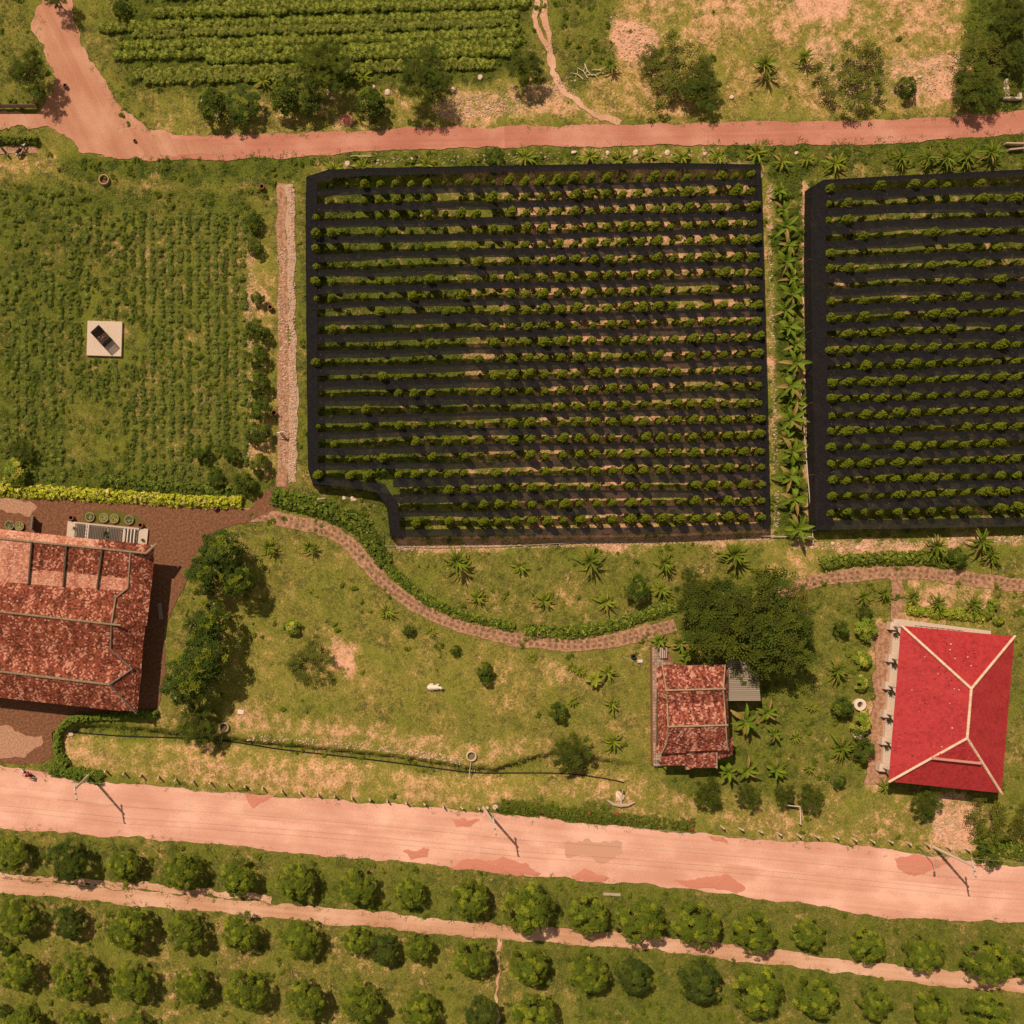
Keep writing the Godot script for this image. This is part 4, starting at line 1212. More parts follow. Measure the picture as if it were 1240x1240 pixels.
func resample(line: Array, n: int) -> Array:
	var total := 0.0
	for i in line.size() - 1: total += line[i].distance_to(line[i + 1])
	var o := []
	for k in n:
		var want := total * k / (n - 1.0)
		var run := 0.0
		var p: Vector2 = line[-1]
		for i in line.size() - 1:
			var d: float = line[i].distance_to(line[i + 1])
			if want <= run + d + 1e-4:
				p = line[i].lerp(line[i + 1], (want - run) / d)
				break
			run += d
		o.append(p)
	return o

# lay overlapping tiles on a flat outline; cols = colours drawn by chance, patchy where weathered
func tiled(mb: MB, pts: Array, tw: float, tl: float, cols: Array, weather: FastNoiseLite, lift := 0.035, spread := 0.16) -> void:
	var n := Vector3.ZERO
	for i in pts.size():
		n += (pts[i] as Vector3).cross(pts[(i + 1) % pts.size()])
	n = n.normalized()
	if n.y < 0: n = -n
	var down := (Vector3.DOWN - n * Vector3.DOWN.dot(n)).normalized()
	var side := down.cross(n).normalized()
	var o: Vector3 = pts[0]
	var mid := Vector3.ZERO
	for p in pts: mid += p
	mid /= pts.size()
	var flat := PackedVector2Array()
	var r := Rect2(0, 0, 0, 0)
	for p in pts:
		var q := Vector2((p - o).dot(side), (p - o).dot(down))
		flat.append(q)
		r = r.expand(q)
	var row := 0
	var w := r.position.y + tl * 0.5
	while w < r.end.y + tl * 0.4:
		var u := r.position.x + (tw * 0.5 if row % 2 == 0 else 0.0)
		while u < r.end.x + tw * 0.5:
			if Geometry2D.is_point_in_polygon(Vector2(u, minf(w, r.end.y - 0.01)), flat):
				var c := o + side * u + down * w
				c.y = fan_y(pts, mid, c)
				var g := weather.get_noise_2d(u * 2.2 + o.x, w * 0.7 + o.z) if weather else 0.0   # streaks run down the slope
				var i := clampi(int((rng.randf() + g * 0.7) * cols.size()), 0, cols.size() - 1)
				var col := vary(cols[i], spread)
				var hs := side * tw * 0.485
				var a := c - down * tl * 0.55 + n * 0.008
				var b := c + down * tl * 0.55 + n * (lift + rr(0.0, 0.02))
				var tilt := side.cross(down) * rr(-0.008, 0.008)
				mb.quad(a - hs, a + hs, b + hs + tilt, b - hs, col, n)
				mb.quad(b - hs, b + hs + tilt, b + hs - n * lift, b - hs - n * lift, col, down)
			u += tw
		w += tl
		row += 1

# height of the sheet that slab() makes of an outline, at the plan position of c
func fan_y(pts: Array, mid: Vector3, c: Vector3) -> float:
	var best := c.y
	var least := 1e9
	for i in pts.size():
		var a: Vector3 = pts[i]; var b: Vector3 = pts[(i + 1) % pts.size()]
		var v0 := Vector2(a.x - mid.x, a.z - mid.z); var v1 := Vector2(b.x - mid.x, b.z - mid.z); var v := Vector2(c.x - mid.x, c.z - mid.z)
		var k := v0.cross(v1)
		if absf(k) < 1e-6: continue
		var s := v.cross(v1) / k; var t := v0.cross(v) / k
		var out := maxf(0.0, -s) + maxf(0.0, -t)
		if out < least:
			least = out
			best = mid.y + s * (a.y - mid.y) + t * (b.y - mid.y)
	return best

func slab(mb: MB, pts: Array, thick: float, col: Color) -> void:
	var mid := Vector3.ZERO
	for p in pts: mid += p
	mid /= pts.size()
	var d := Vector3(0, thick, 0)
	for i in pts.size():
		var a: Vector3 = pts[i]; var b: Vector3 = pts[(i + 1) % pts.size()]
		mb.tri(mid, a, b, col, Vector3.UP)
		mb.tri(mid - d, a - d, b - d, col, Vector3.DOWN)
		mb.quad(a, b, b - d, a - d, col, (a + b) * 0.5 - mid)

func pts3(a: Array) -> Array:
	var o := []
	for i in range(0, a.size(), 3): o.append(at(a[i], a[i + 1], a[i + 2]))
	return o

func tile_slope(parent: Node, a: Array, cols: Array, weather: FastNoiseLite, called := "roof_slope", tw := 0.2, tl := 0.2) -> void:
	var p := pts3(a)
	var base := MB.new()
	slab(base, p, 0.1, Color.WHITE)
	var s := part(called, base.mesh(), M.under, parent)
	var mb := MB.new()
	tiled(mb, p, tw, tl, cols, weather)
	if mb.v.size() > 0:
		var t := part("tile", mb.mesh(), M.tile, s)
		t.set_meta("kind", "stuff")

func ridge(parent: Node, a: Array, r: float, col: Color) -> void:
	var p := pts3(a)
	var mb := MB.new()
	for i in p.size() - 1:
		var n := maxi(2, int(p[i].distance_to(p[i + 1]) / 0.4))
		for k in n:
			var x: Vector3 = p[i].lerp(p[i + 1], float(k) / n); var y: Vector3 = p[i].lerp(p[i + 1], (k + 1.06) / n)
			mb.tube([x + Vector3(0, 0.03, 0), y + Vector3(0, 0.03, 0)], [r * 0.88, r * rr(1.0, 1.08)], 7, vary(col, 0.14))
	part("ridge", mb.mesh(), M.plain, parent)

func walls(parent: Node, foot: Array, h: float, m: Material) -> Array:
	var out := []
	for i in foot.size():
		var a: Vector3 = foot[i]; var b: Vector3 = foot[(i + 1) % foot.size()]
		var mb := MB.new()
		var d := (b - a).normalized()
		var c := (a + b) * 0.5
		mb.box(Vector3(c.x, h * 0.5 - 0.1, c.z), Vector3(a.distance_to(b) + 0.12, h + 0.2, 0.15), Color.WHITE, Basis(Vector3.UP, -atan2(d.z, d.x)))
		part("wall", mb.mesh(), m, parent)
		out.append([c, d])
	return out

func opening(parent: Node, c: Vector3, d: Vector3, w: float, y0: float, h: float, called: String) -> void:
	var b := Basis(Vector3.UP, -atan2(d.z, d.x))
	var mb := MB.new()
	mb.box(Vector3(c.x, y0 + h * 0.5, c.z), Vector3(w, h, 0.2), Color(0.12, 0.07, 0.04), b, 0.02)
	var o := part(called, mb.mesh(), M.plain, parent)
	var g := MB.new()
	g.box(Vector3(c.x, y0 + h * 0.5, c.z), Vector3(w - 0.2, h - 0.2, 0.24), Color(0.03, 0.03, 0.03) if called == "window" else Color(0.17, 0.1, 0.055), b)
	part("pane" if called == "window" else "panel", g.mesh(), M.glossy, o)

func big_house() -> void:
	var wz := FastNoiseLite.new(); wz.seed = 3; wz.frequency = 0.4
	var dark_tile := [Color(0.07, 0.026, 0.014), Color(0.14, 0.036, 0.018), Color(0.19, 0.045, 0.022), Color(0.21, 0.052, 0.026), Color(0.23, 0.06, 0.031), Color(0.26, 0.072, 0.04), Color(0.44, 0.20, 0.135)]  # the darker tile colours, for the upper part of most bays
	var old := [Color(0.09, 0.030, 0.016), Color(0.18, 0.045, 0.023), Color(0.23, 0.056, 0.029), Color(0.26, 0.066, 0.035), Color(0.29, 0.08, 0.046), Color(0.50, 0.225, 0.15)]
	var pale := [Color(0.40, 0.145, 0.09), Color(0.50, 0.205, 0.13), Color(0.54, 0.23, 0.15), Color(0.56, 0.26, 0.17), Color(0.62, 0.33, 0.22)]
	var o := thing("tiled_house", "big old house with several parallel ridges of weathered red clay tiles", "house")
	tile_slope(o, [-60, 634, 4.2, 120, 653.7, 4.2, 118, 664, 4.8, -60, 646, 4.8], pale, wz)      # paler tiles up to here
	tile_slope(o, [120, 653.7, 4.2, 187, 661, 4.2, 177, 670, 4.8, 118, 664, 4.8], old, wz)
	# the terrace of shallow bays between low ribs, some in pale tiles and some partly darker
	var ra := func(x: float) -> Array: return [x, 646.0 + (x + 60.0) * 0.1013, 4.8]
	var va := func(x: float) -> Array: return [x, 700.0 + (x + 60.0) * 0.0744, 3.95]
	var xs := [-60.0, -46.0, -4.0, 39.0, 81.0, 124.0, 158.0]
	var xb := [-60.0, -50.0, -8.0, 35.0, 77.0, 118.0, 155.0]
	for i in 6:
		var t0: Array = ra.call(xs[i]); var t1: Array = ra.call(xs[i + 1])
		var b0: Array = va.call(xb[i]); var b1: Array = va.call(xb[i + 1])
		var tm := [lerpf(t0[0], t1[0], 0.5), lerpf(t0[1], t1[1], 0.5), 4.8]
		var k := 0.64
		var l0 := [lerpf(t0[0], b0[0], k), lerpf(t0[1], b0[1], k), lerpf(4.8, 3.95, k)]
		var l1 := [lerpf(t1[0], b1[0], k), lerpf(t1[1], b1[1], k), lerpf(4.8, 3.95, k)]
		var lm := [lerpf(l0[0], l1[0], 0.5), lerpf(l0[1], l1[1], 0.5), l0[2]]
		tile_slope(o, t0 + tm + lm + l0, pale if i == 2 else dark_tile, wz)
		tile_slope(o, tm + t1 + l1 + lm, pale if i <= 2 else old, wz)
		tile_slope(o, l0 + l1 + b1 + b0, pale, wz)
	for i in range(1, 6):
		var t: Array = ra.call(xs[i]); var b: Array = va.call(xb[i])
		var p := at(t[0], t[1], 4.82); var q := at(b[0], b[1], 3.97)
		var mb := MB.new()
		var bs := Basis.looking_at(q - p, Vector3.UP)
		mb.box((p + q) * 0.5 + Vector3(0, 0.12, 0), Vector3(0.2, 0.42, p.distance_to(q)), Color(0.10, 0.075, 0.05), bs, 0.04)
		part("rib", mb.mesh(), M.plain, o)
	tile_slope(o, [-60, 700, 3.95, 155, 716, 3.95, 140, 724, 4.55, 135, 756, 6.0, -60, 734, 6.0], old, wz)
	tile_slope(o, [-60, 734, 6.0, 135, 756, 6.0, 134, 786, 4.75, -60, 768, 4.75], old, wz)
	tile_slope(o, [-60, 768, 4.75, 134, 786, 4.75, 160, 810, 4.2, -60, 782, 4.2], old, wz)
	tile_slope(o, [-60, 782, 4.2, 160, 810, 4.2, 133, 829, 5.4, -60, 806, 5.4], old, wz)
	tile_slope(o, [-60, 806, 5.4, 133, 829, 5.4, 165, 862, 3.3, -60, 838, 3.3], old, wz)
	var up := [[177, 670, 4.8], [158, 668, 4.8], [155, 716, 3.95], [140, 724, 4.55], [135, 756, 6.0], [134, 786, 4.75], [160, 810, 4.2], [133, 829, 5.4], [165, 862, 3.3]]
	var ev := [[187, 663, 4.1], [185, 674, 3.3], [181, 716, 3.3], [180, 724, 3.3], [176, 757, 3.3], [172, 787, 3.3], [170, 811, 3.3], [168, 830, 3.3], [165, 862, 3.3]]
	for i in 8:
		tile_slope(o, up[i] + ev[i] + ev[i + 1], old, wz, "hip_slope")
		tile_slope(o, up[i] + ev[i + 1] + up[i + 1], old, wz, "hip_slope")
	var gr := Color(0.27, 0.20, 0.125)
	ridge(o, [-60, 646, 4.83, 177, 670, 4.83, 189, 659, 4.4], 0.15, gr)
	ridge(o, [-60, 734, 6.03, 135, 756, 6.03, 146, 757, 6.05], 0.14, gr)
	ridge(o, [-60, 806, 5.43, 133, 829, 5.43], 0.16, gr)
	ridge(o, [158, 668, 4.83, 155, 712, 4.05, 140, 724, 4.6, 135, 756, 6.02], 0.11, gr)
	ridge(o, [135, 756, 6.02, 134, 786, 4.8, 160, 810, 4.3, 133, 829, 5.42, 165, 864, 3.35], 0.10, Color(0.19, 0.15, 0.12))
	var foot := [at(-55, 655, 3.0), at(168, 681, 3.0), at(152, 848, 3.0), at(-55, 826, 3.0)]
	for i in 4: foot[i].y = 0.0
	var ws := walls(o, foot, 3.25, M.wall)
	opening(o, ws[1][0], ws[1][1], 1.6, 0.0, 2.2, "door")
	for k in [-5.0, 5.0]:
		opening(o, ws[1][0] + ws[1][1] * k, ws[1][1], 1.4, 0.9, 1.2, "window")
	for k in [-7.0, 0.0, 7.0]:
		opening(o, ws[2][0] + ws[2][1] * k, ws[2][1], 1.4, 0.9, 1.2, "window")
	# gable infill on the far end, out of the picture
	var gb := MB.new()
	slab(gb, pts3([-58, 640, 3.2, -58, 734, 3.2, -58, 836, 3.2]), 0.1, Color.WHITE)
	part("ceiling", gb.mesh(), M.under, o)

func small_house() -> void:
	var wz := FastNoiseLite.new(); wz.seed = 8; wz.frequency = 0.5
	var mid := [Color(0.10, 0.030, 0.018), Color(0.205, 0.05, 0.03), Color(0.26, 0.064, 0.04), Color(0.31, 0.083, 0.053), Color(0.385, 0.128, 0.086), Color(0.53, 0.26, 0.185)]
	var o := thing("tiled_house", "small twin-ridged house with mottled red clay tiles beside a stone deck", "house")
	tile_slope(o, [803, 806, 4.05, 877, 805, 4.05, 876, 834, 5.6, 807, 836, 5.6], mid, wz)
	tile_slope(o, [807, 836, 5.6, 876, 834, 5.6, 877, 850, 4.75, 808, 852, 4.75], mid, wz)
	tile_slope(o, [808, 852, 4.75, 877, 850, 4.75, 879, 878, 6.0, 809, 880, 6.0], mid, wz)
	tile_slope(o, [809, 880, 6.0, 879, 878, 6.0, 881, 908, 4.05, 802, 911, 4.05], mid, wz)
	var lu := [[803, 806, 4.05], [807, 836, 5.55], [808, 852, 4.75], [809, 880, 5.95], [807, 900, 4.7], [802, 911, 4.05]]
	var ll := [[797, 808, 3.6], [797, 836, 3.6], [798, 852, 3.6], [798, 880, 3.6], [797, 900, 3.6], [796, 912, 3.6]]
	var ru := [[877, 805, 4.05], [876, 834, 5.55], [877, 850, 4.75], [879, 878, 5.95], [880, 900, 4.6], [881, 908, 4.05]]
	var rl := [[880, 805, 3.6], [881, 834, 3.6], [881, 850, 3.6], [882, 878, 3.6], [883, 900, 3.6], [883, 909, 3.6]]
	for i in 5:
		for s in [[lu, ll, mid], [ru, rl, mid]]:
			tile_slope(o, s[0][i] + s[1][i] + s[1][i + 1], s[2], wz, "hip_slope")
			tile_slope(o, s[0][i] + s[1][i + 1] + s[0][i + 1], s[2], wz, "hip_slope")
	var gr := Color(0.36, 0.26, 0.155)
	ridge(o, [805, 836, 5.63, 878, 834, 5.63], 0.12, gr)
	ridge(o, [808, 880, 6.03, 881, 878, 6.03], 0.12, gr)
	ridge(o, [802, 806, 4.08, 807, 836, 5.6, 808, 852, 4.8, 809, 880, 6.0, 807, 900, 4.75, 801, 912, 4.05], 0.085, gr)
	ridge(o, [878, 805, 4.08, 876, 834, 5.6, 877, 850, 4.8, 879, 878, 6.0, 880, 900, 4.65, 882, 909, 4.05], 0.085, gr)
	tile_slope(o, [801, 911, 3.5, 868, 910, 3.5, 868, 929, 2.7, 830, 930, 2.7, 830, 927, 2.8, 801, 927, 2.8], mid, wz, "porch_slope")
	tile_slope(o, [868, 908, 3.3, 880, 907, 3.3, 887, 892, 2.9, 887, 914, 2.6, 868, 920, 2.8], mid, wz, "porch_slope")
	ridge(o, [868, 910, 3.53, 868, 930, 2.73], 0.07, Color(0.5, 0.37, 0.26))
	var foot := [at(804, 812, 3.0), at(876, 811, 3.0), at(878, 905, 3.0), at(803, 908, 3.0)]
	for i in 4: foot[i].y = 0.0
	var ws := walls(o, foot, 3.7, M.wood)
	opening(o, ws[3][0], ws[3][1], 1.2, 0.6, 2.1, "door")
	for k in [-3.0, 3.0]:
		opening(o, ws[3][0] + ws[3][1] * k, ws[3][1], 1.2, 1.4, 1.1, "window")
		opening(o, ws[1][0] + ws[1][1] * k, ws[1][1], 1.2, 1.4, 1.1, "window")
	for p in [[803, 925], [829, 927], [866, 926], [884, 914]]:
		var c := at(p[0], p[1], 2.6)
		part("post", post_mesh(2.6, 0.08, Color(0.14, 0.09, 0.05)), M.plain, o).position = Vector3(c.x, 0, c.z)
	# the stone deck along the front
	var d := thing("stone_deck", "weathered stone deck running along the small tiled house", "deck")
	var mb := MB.new()
	slab(mb, pts3([789, 784, 0.55, 803, 782, 0.55, 816, 800, 0.55, 816, 816, 0.55, 812, 926, 0.55, 790, 926, 0.55]), 0.7, Color.WHITE)
	part("base", mb.mesh(), M.under, d)
	var pm := MB.new()
	var y := 784.0
	while y < 925.0:
		var x := 790.0 + (y - 784.0) * 0.01
		while x < (801.0 if y < 800 or y > 815 else 812.0):
			var tone := rr(0.55, 1.1)
			pm.box(at(x + 1.3, y + 1.7, 0.58) + Vector3(0, -0.02, 0), Vector3(0.24, 0.06, 0.32), Color(tone, tone, tone), Basis(Vector3.UP, rr(-0.06, 0.06)), 0.012)
			x += 2.7
		y += 3.6
	var sm: StandardMaterial3D = M.stone.duplicate()
	sm.vertex_color_use_as_albedo = true
	var pv := part("flagstone", pm.mesh(), sm, d)
	pv.set_meta("kind", "stuff")
	var bench := thing("bench", "slatted bench at the planted end of the stone deck", "bench", at(802, 790, 0.58))
	for i in 4:
		var sb := MB.new()
		sb.box(Vector3((i - 1.5) * 0.24, 0.42, 0), Vector3(0.17, 0.05, 1.3), vary(Color(0.42, 0.31, 0.24), 0.2), Basis.IDENTITY, 0.012)
		part("slat", sb.mesh(), M.plain, bench)
	for s in [[-0.4, -0.5], [0.4, -0.5], [-0.4, 0.5], [0.4, 0.5]]:
		var lb := MB.new()
		lb.box(Vector3(s[0], 0.19, s[1]), Vector3(0.08, 0.42, 0.08), Color(0.2, 0.14, 0.09))
		part("leg", lb.mesh(), M.plain, bench)
	# lean-to of corrugated sheets
	var sh := thing("metal_shed", "grey corrugated metal lean-to roof under the big feathery tree", "shed")
	var sheets := 5
	for i in sheets:
		var sb := MB.new()
		var a0 := i / float(sheets); var a1 := (i + 1.04) / float(sheets)
		var waves := 8
		for k in waves:
			var u0 := lerpf(a0, a1, float(k) / waves); var u1 := lerpf(a0, a1, (k + 1.0) / waves)
			var q := []
			for e in [[u0, 0.0], [u1, 0.0], [u1, 1.0], [u0, 1.0]]:
				var tp: Vector3 = at(880, 800, 3.0).lerp(at(880, 848, 3.0), e[0])
				var bt: Vector3 = at(917, 802, 2.5).lerp(at(921, 848, 2.5), e[0])
				var p := tp.lerp(bt, e[1])
				p.y += 0.06 * cos(e[0] * sheets * waves * PI) + i * 0.004
				q.append(p)
			sb.quad(q[0], q[1], q[2], q[3], Color(0.33, 0.27, 0.21), Vector3.UP)
		part("roof_sheet", sb.mesh(), M.plain, sh)
	for p in [[884, 802], [884, 845], [915, 805], [918, 845]]:
		var c := at(p[0], p[1], 2.4)
		part("post", post_mesh(2.48, 0.06, Color(0.15, 0.1, 0.06)), M.plain, sh).position = Vector3(c.x, 0, c.z)

func red_house() -> void:
	var o := thing("red_roofed_house", "house with a bright red hipped roof and cream ridge caps", "house")
	var e := 3.6; var t := 7.0
	var reds := [Color(0.35, 0.029, 0.032), Color(0.395, 0.034, 0.036), Color(0.41, 0.036, 0.038), Color(0.415, 0.037, 0.039), Color(0.42, 0.038, 0.040), Color(0.44, 0.043, 0.044)]
	var wz := FastNoiseLite.new(); wz.seed = 18; wz.frequency = 0.22
	M.under_red = grained(2.0, Color(0.42, 0.036, 0.037), Color(0.48, 0.042, 0.042), 0.05, 39)
	var slopes := [
		[1092, 758, e, 1077, 946, e, 1171, 894, t, 1176, 834, t],
		[1092, 758, e, 1228, 771, e, 1176, 834, t],
		[1228, 771, e, 1212, 960, e, 1171, 894, t, 1176, 834, t],
		[1077, 946, e, 1212, 960, e, 1171, 894, t],
	]
	for s in slopes:
		var p := pts3(s)
		var base := MB.new()
		slab(base, p, 0.12, Color.WHITE)
		var sp := part("roof_slope", base.mesh(), M.under_red, o)
		var mb := MB.new()
		tiled(mb, p, 0.26, 0.3, reds, wz, 0.025, 0.05)
		var tl := part("tile", mb.mesh(), mat(0.62), sp)
		tl.set_meta("kind", "stuff")
	var cream := Color(0.74, 0.50, 0.36)
	for r in [[1091, 757, e + 0.05, 1176, 834, t + 0.05], [1229, 770, e + 0.05, 1176, 834, t + 0.05], [1176, 834, t + 0.06, 1171, 894, t + 0.06], [1076, 947, e + 0.05, 1171, 894, t + 0.05], [1213, 961, e + 0.05, 1171, 894, t + 0.05]]:
		ridge(o, r, 0.165, cream)
	# small gablet on the road side: a steeper face ending on a cream ledge
	var p0 := at(1171, 896, 6.9); var p1 := at(1131, 917, 5.85); var p2 := at(1187, 923, 5.85)
	var gm := MB.new()
	tiled(gm, [p0, p1, p2], 0.3, 0.3, reds, wz, 0.03)
	var gs := MB.new()
	slab(gs, [p0 + Vector3(0, -0.02, 0), p1 + Vector3(0, -0.02, 0), p2 + Vector3(0, -0.02, 0)], 0.3, Color.WHITE)
	var gp := part("gablet", gs.mesh(), M.under_red, o)
	part("tile", gm.mesh(), mat(0.62), gp).set_meta("kind", "stuff")
	var lb := MB.new()
	var dd := (p2 - p1).normalized()
	lb.box((p1 + p2) * 0.5 + Vector3(0, -0.05, 0.12), Vector3(p1.distance_to(p2) + 0.3, 0.22, 0.34), Color(0.56, 0.26, 0.19), Basis(Vector3.UP, -atan2(dd.z, dd.x)), 0.05)
	part("ledge", lb.mesh(), M.plain, o)
	# debris and droppings on the tiles
	var db := MB.new()
	for i in 150:
		var w := pts3(slopes[0])
		var a := rng.randf(); var b := rng.randf()
		var q: Vector3 = (w[0].lerp(w[1], a)).lerp(w[3].lerp(w[2], a), b * 0.95) + Vector3(0, 0.06, 0)
		if i % 3 == 0:
			var n := pts3(slopes[1 + i % 3])
			q = n[0].lerp(n[1], rr(0.3, 0.7)).lerp(n[2], rr(0.1, 0.7)) + Vector3(0, 0.06, 0)
		var sz := rr(0.05, 0.16)
		db.box(q, Vector3(sz, 0.02, sz * rr(0.5, 1.3)), vary(Color(0.7, 0.5, 0.36) if i % 7 == 0 else Color(0.16, 0.03, 0.02), 0.2), Basis(Vector3.UP, rr(0, 3)))
	part("leaf_litter", db.mesh(), M.plain, o).set_meta("kind", "stuff")
	# plinth, columns on square pads, walls
	var pm := MB.new()
	slab(pm, pts3([1083, 749, 0.45, 1200, 764, 0.45, 1190, 935, 0.45, 1068, 930, 0.45]), 0.6, Color.WHITE)
	part("plinth", pm.mesh(), M.concrete, o)
	for q in [[1081, 758], [1079, 797], [1075, 830], [1073, 864], [1071, 897], [1068, 929]]:
		var cm := MB.new()
		cm.box(at(q[0], q[1], 0.5) + Vector3(0, -0.05, 0), Vector3(0.95, 0.9, 0.95), Color.WHITE, Basis(Vector3.UP, -0.09), 0.04)
		part("column_base", cm.mesh(), M.concrete, o)
		var c2 := MB.new()
		var b := at(q[0], q[1], 0.9)
		c2.tube([b + Vector3(0.15, 0, 0), b + Vector3(0.15, 2.65, 0)], [0.14, 0.13], 10, Color(0.7, 0.55, 0.42))
		part("column", c2.mesh(), M.plain, o)
	var foot := [at(1110, 778, 3.0), at(1212, 788, 3.0), at(1199, 940, 3.0), at(1096, 928, 3.0)]
	for i in 4: foot[i].y = 0.0
	var ws := walls(o, foot, 3.75, M.wall)
	opening(o, ws[3][0], ws[3][1], 1.6, 0.45, 2.2, "door")
	for k in [-5.0, 5.0]:
		opening(o, ws[3][0] + ws[3][1] * k, ws[3][1], 1.4, 1.2, 1.3, "window")
		opening(o, ws[2][0] + ws[2][1] * k * 0.7, ws[2][1], 1.4, 1.2, 1.3, "window")

# ---- bodies: tapered capsules joined by a smooth minimum, meshed with surface nets
func body_mesh(mb: MB, bones: Array, cell: float, blend: float, paint: Callable) -> void:
	var lo := Vector3.ONE * 1e9; var hi := -lo
	for b in bones:
		var r: float = maxf(b[2], b[3]) + cell * 2.0
		for p in [b[0], b[1]]:
			lo = lo.min(p - Vector3.ONE * r); hi = hi.max(p + Vector3.ONE * r)
	var n := Vector3i(((hi - lo) / cell).ceil()) + Vector3i.ONE
	var val := PackedFloat32Array()
	val.resize(n.x * n.y * n.z)
	val.fill(1.0)
	for b in bones:
		var a: Vector3 = b[0]; var ab: Vector3 = b[1] - a
		var l2 := maxf(ab.length_squared(), 1e-8)
		var r0: float = b[2]; var r1: float = b[3]
		var reach := maxf(r0, r1) + blend * 2.0 + cell * 2.0
		var c0 := Vector3i(((a.min(b[1]) - Vector3.ONE * reach - lo) / cell).floor()).max(Vector3i.ZERO)
		var c1 := Vector3i(((a.max(b[1]) + Vector3.ONE * reach - lo) / cell).ceil()).min(n - Vector3i.ONE)
		for z in range(c0.z, c1.z + 1):
			for y in range(c0.y, c1.y + 1):
				for x in range(c0.x, c1.x + 1):
					var p := lo + Vector3(x, y, z) * cell
					var t := clampf((p - a).dot(ab) / l2, 0.0, 1.0)
					var d := (p - a - ab * t).length() - lerpf(r0, r1, t)
					var i := (z * n.y + y) * n.x + x
					var h := maxf(blend - absf(val[i] - d), 0.0) / blend
					val[i] = minf(val[i], d) - h * h * blend * 0.25
	var grad := func(p: Vector3) -> Vector3:
		var q := (p - lo) / cell
		var x := clampi(int(q.x + 0.5), 1, n.x - 2); var y := clampi(int(q.y + 0.5), 1, n.y - 2); var z := clampi(int(q.z + 0.5), 1, n.z - 2)
		var i := (z * n.y + y) * n.x + x
		return Vector3(val[i + 1] - val[i - 1], val[i + n.x] - val[i - n.x], val[i + n.x * n.y] - val[i - n.x * n.y]).normalized()
	var at_cell := {}
	var corners := [Vector3i(0, 0, 0), Vector3i(1, 0, 0), Vector3i(0, 1, 0), Vector3i(1, 1, 0), Vector3i(0, 0, 1), Vector3i(1, 0, 1), Vector3i(0, 1, 1), Vector3i(1, 1, 1)]
	var edges := [[0, 1], [2, 3], [4, 5], [6, 7], [0, 2], [1, 3], [4, 6], [5, 7], [0, 4], [1, 5], [2, 6], [3, 7]]
	for z in n.z - 1:
		for y in n.y - 1:
			for x in n.x - 1:
				var vs := []
				var neg := 0
				for c in corners:
					var v := val[((z + c.z) * n.y + y + c.y) * n.x + x + c.x]
					vs.append(v)
					if v < 0.0: neg += 1
				if neg == 0 or neg == 8: continue
				var s := Vector3.ZERO; var k := 0
				for e in edges:
					var f0: float = vs[e[0]]; var f1: float = vs[e[1]]
					if (f0 < 0.0) != (f1 < 0.0):
						s += Vector3(corners[e[0]]).lerp(Vector3(corners[e[1]]), f0 / (f0 - f1)); k += 1
				at_cell[Vector3i(x, y, z)] = lo + (Vector3(x, y, z) + s / k) * cell
	for key in at_cell:
		var c: Vector3i = key
		var i := (c.z * n.y + c.y) * n.x + c.x
		for ax in 3:
			var step := Vector3i.ZERO; step[ax] = 1
			var j := ((c.z + step.z) * n.y + c.y + step.y) * n.x + c.x + step.x
			if (val[i] < 0.0) == (val[j] < 0.0): continue
			var u := Vector3i.ZERO; u[(ax + 1) % 3] = 1
			var w := Vector3i.ZERO; w[(ax + 2) % 3] = 1
			var q := [c, c - u, c - u - w, c - w]
			var ok := true
			for e in q:
				if not at_cell.has(e): ok = false
			if not ok: continue
			var p := []; var nn := []; var cc := []
			for e in q:
				p.append(at_cell[e]); nn.append(grad.call(at_cell[e])); cc.append(paint.call(at_cell[e]))
			mb.smooth_tri([p[0], p[1], p[2]], [nn[0], nn[1], nn[2]], [cc[0], cc[1], cc[2]])
			mb.smooth_tri([p[0], p[2], p[3]], [nn[0], nn[2], nn[3]], [cc[0], cc[2], cc[3]])

func fingers(mb: MB, wrist: Vector3, d: Vector3, side: Vector3, skin: Color) -> void:
	for i in 4:
		var b := wrist + d * 0.085 + side * (i - 1.5) * 0.02
		var ln: float = [0.065, 0.075, 0.07, 0.055][i]
		mb.tube([wrist + d * 0.03 + side * (i - 1.5) * 0.016, b, b + d * ln * 0.6 + d.cross(side) * 0.012, b + d * ln + d.cross(side) * 0.03], [0.012, 0.0095, 0.009, 0.007], 5, skin)
	mb.tube([wrist + d * 0.02 - side * 0.02, wrist + d * 0.05 - side * 0.05, wrist + d * 0.085 - side * 0.055], [0.013, 0.011, 0.008], 5, skin)

func rotor(mb: MB, o: Vector3, ax: Vector3, r: float, t: float, sides: int, col: Color) -> void:   # a ring
	var u := ax.cross(Vector3(0.3, 0.9, 0.1)).normalized(); var w := ax.cross(u)
	for i in sides:
		for j in 6:
			var p := []; var nn := []
			for e in [[i, j], [i + 1, j], [i + 1, j + 1], [i, j + 1]]:
				var a: float = TAU * e[0] / sides; var b: float = TAU * e[1] / 6
				var d := u * cos(a) + w * sin(a)
				var m := d * cos(b) + ax * sin(b)
				p.append(o + d * r + m * t); nn.append(m)
			mb.smooth_tri([p[0], p[1], p[2]], [nn[0], nn[1], nn[2]], [col, col, col])
			mb.smooth_tri([p[0], p[2], p[3]], [nn[0], nn[2], nn[3]], [col, col, col])

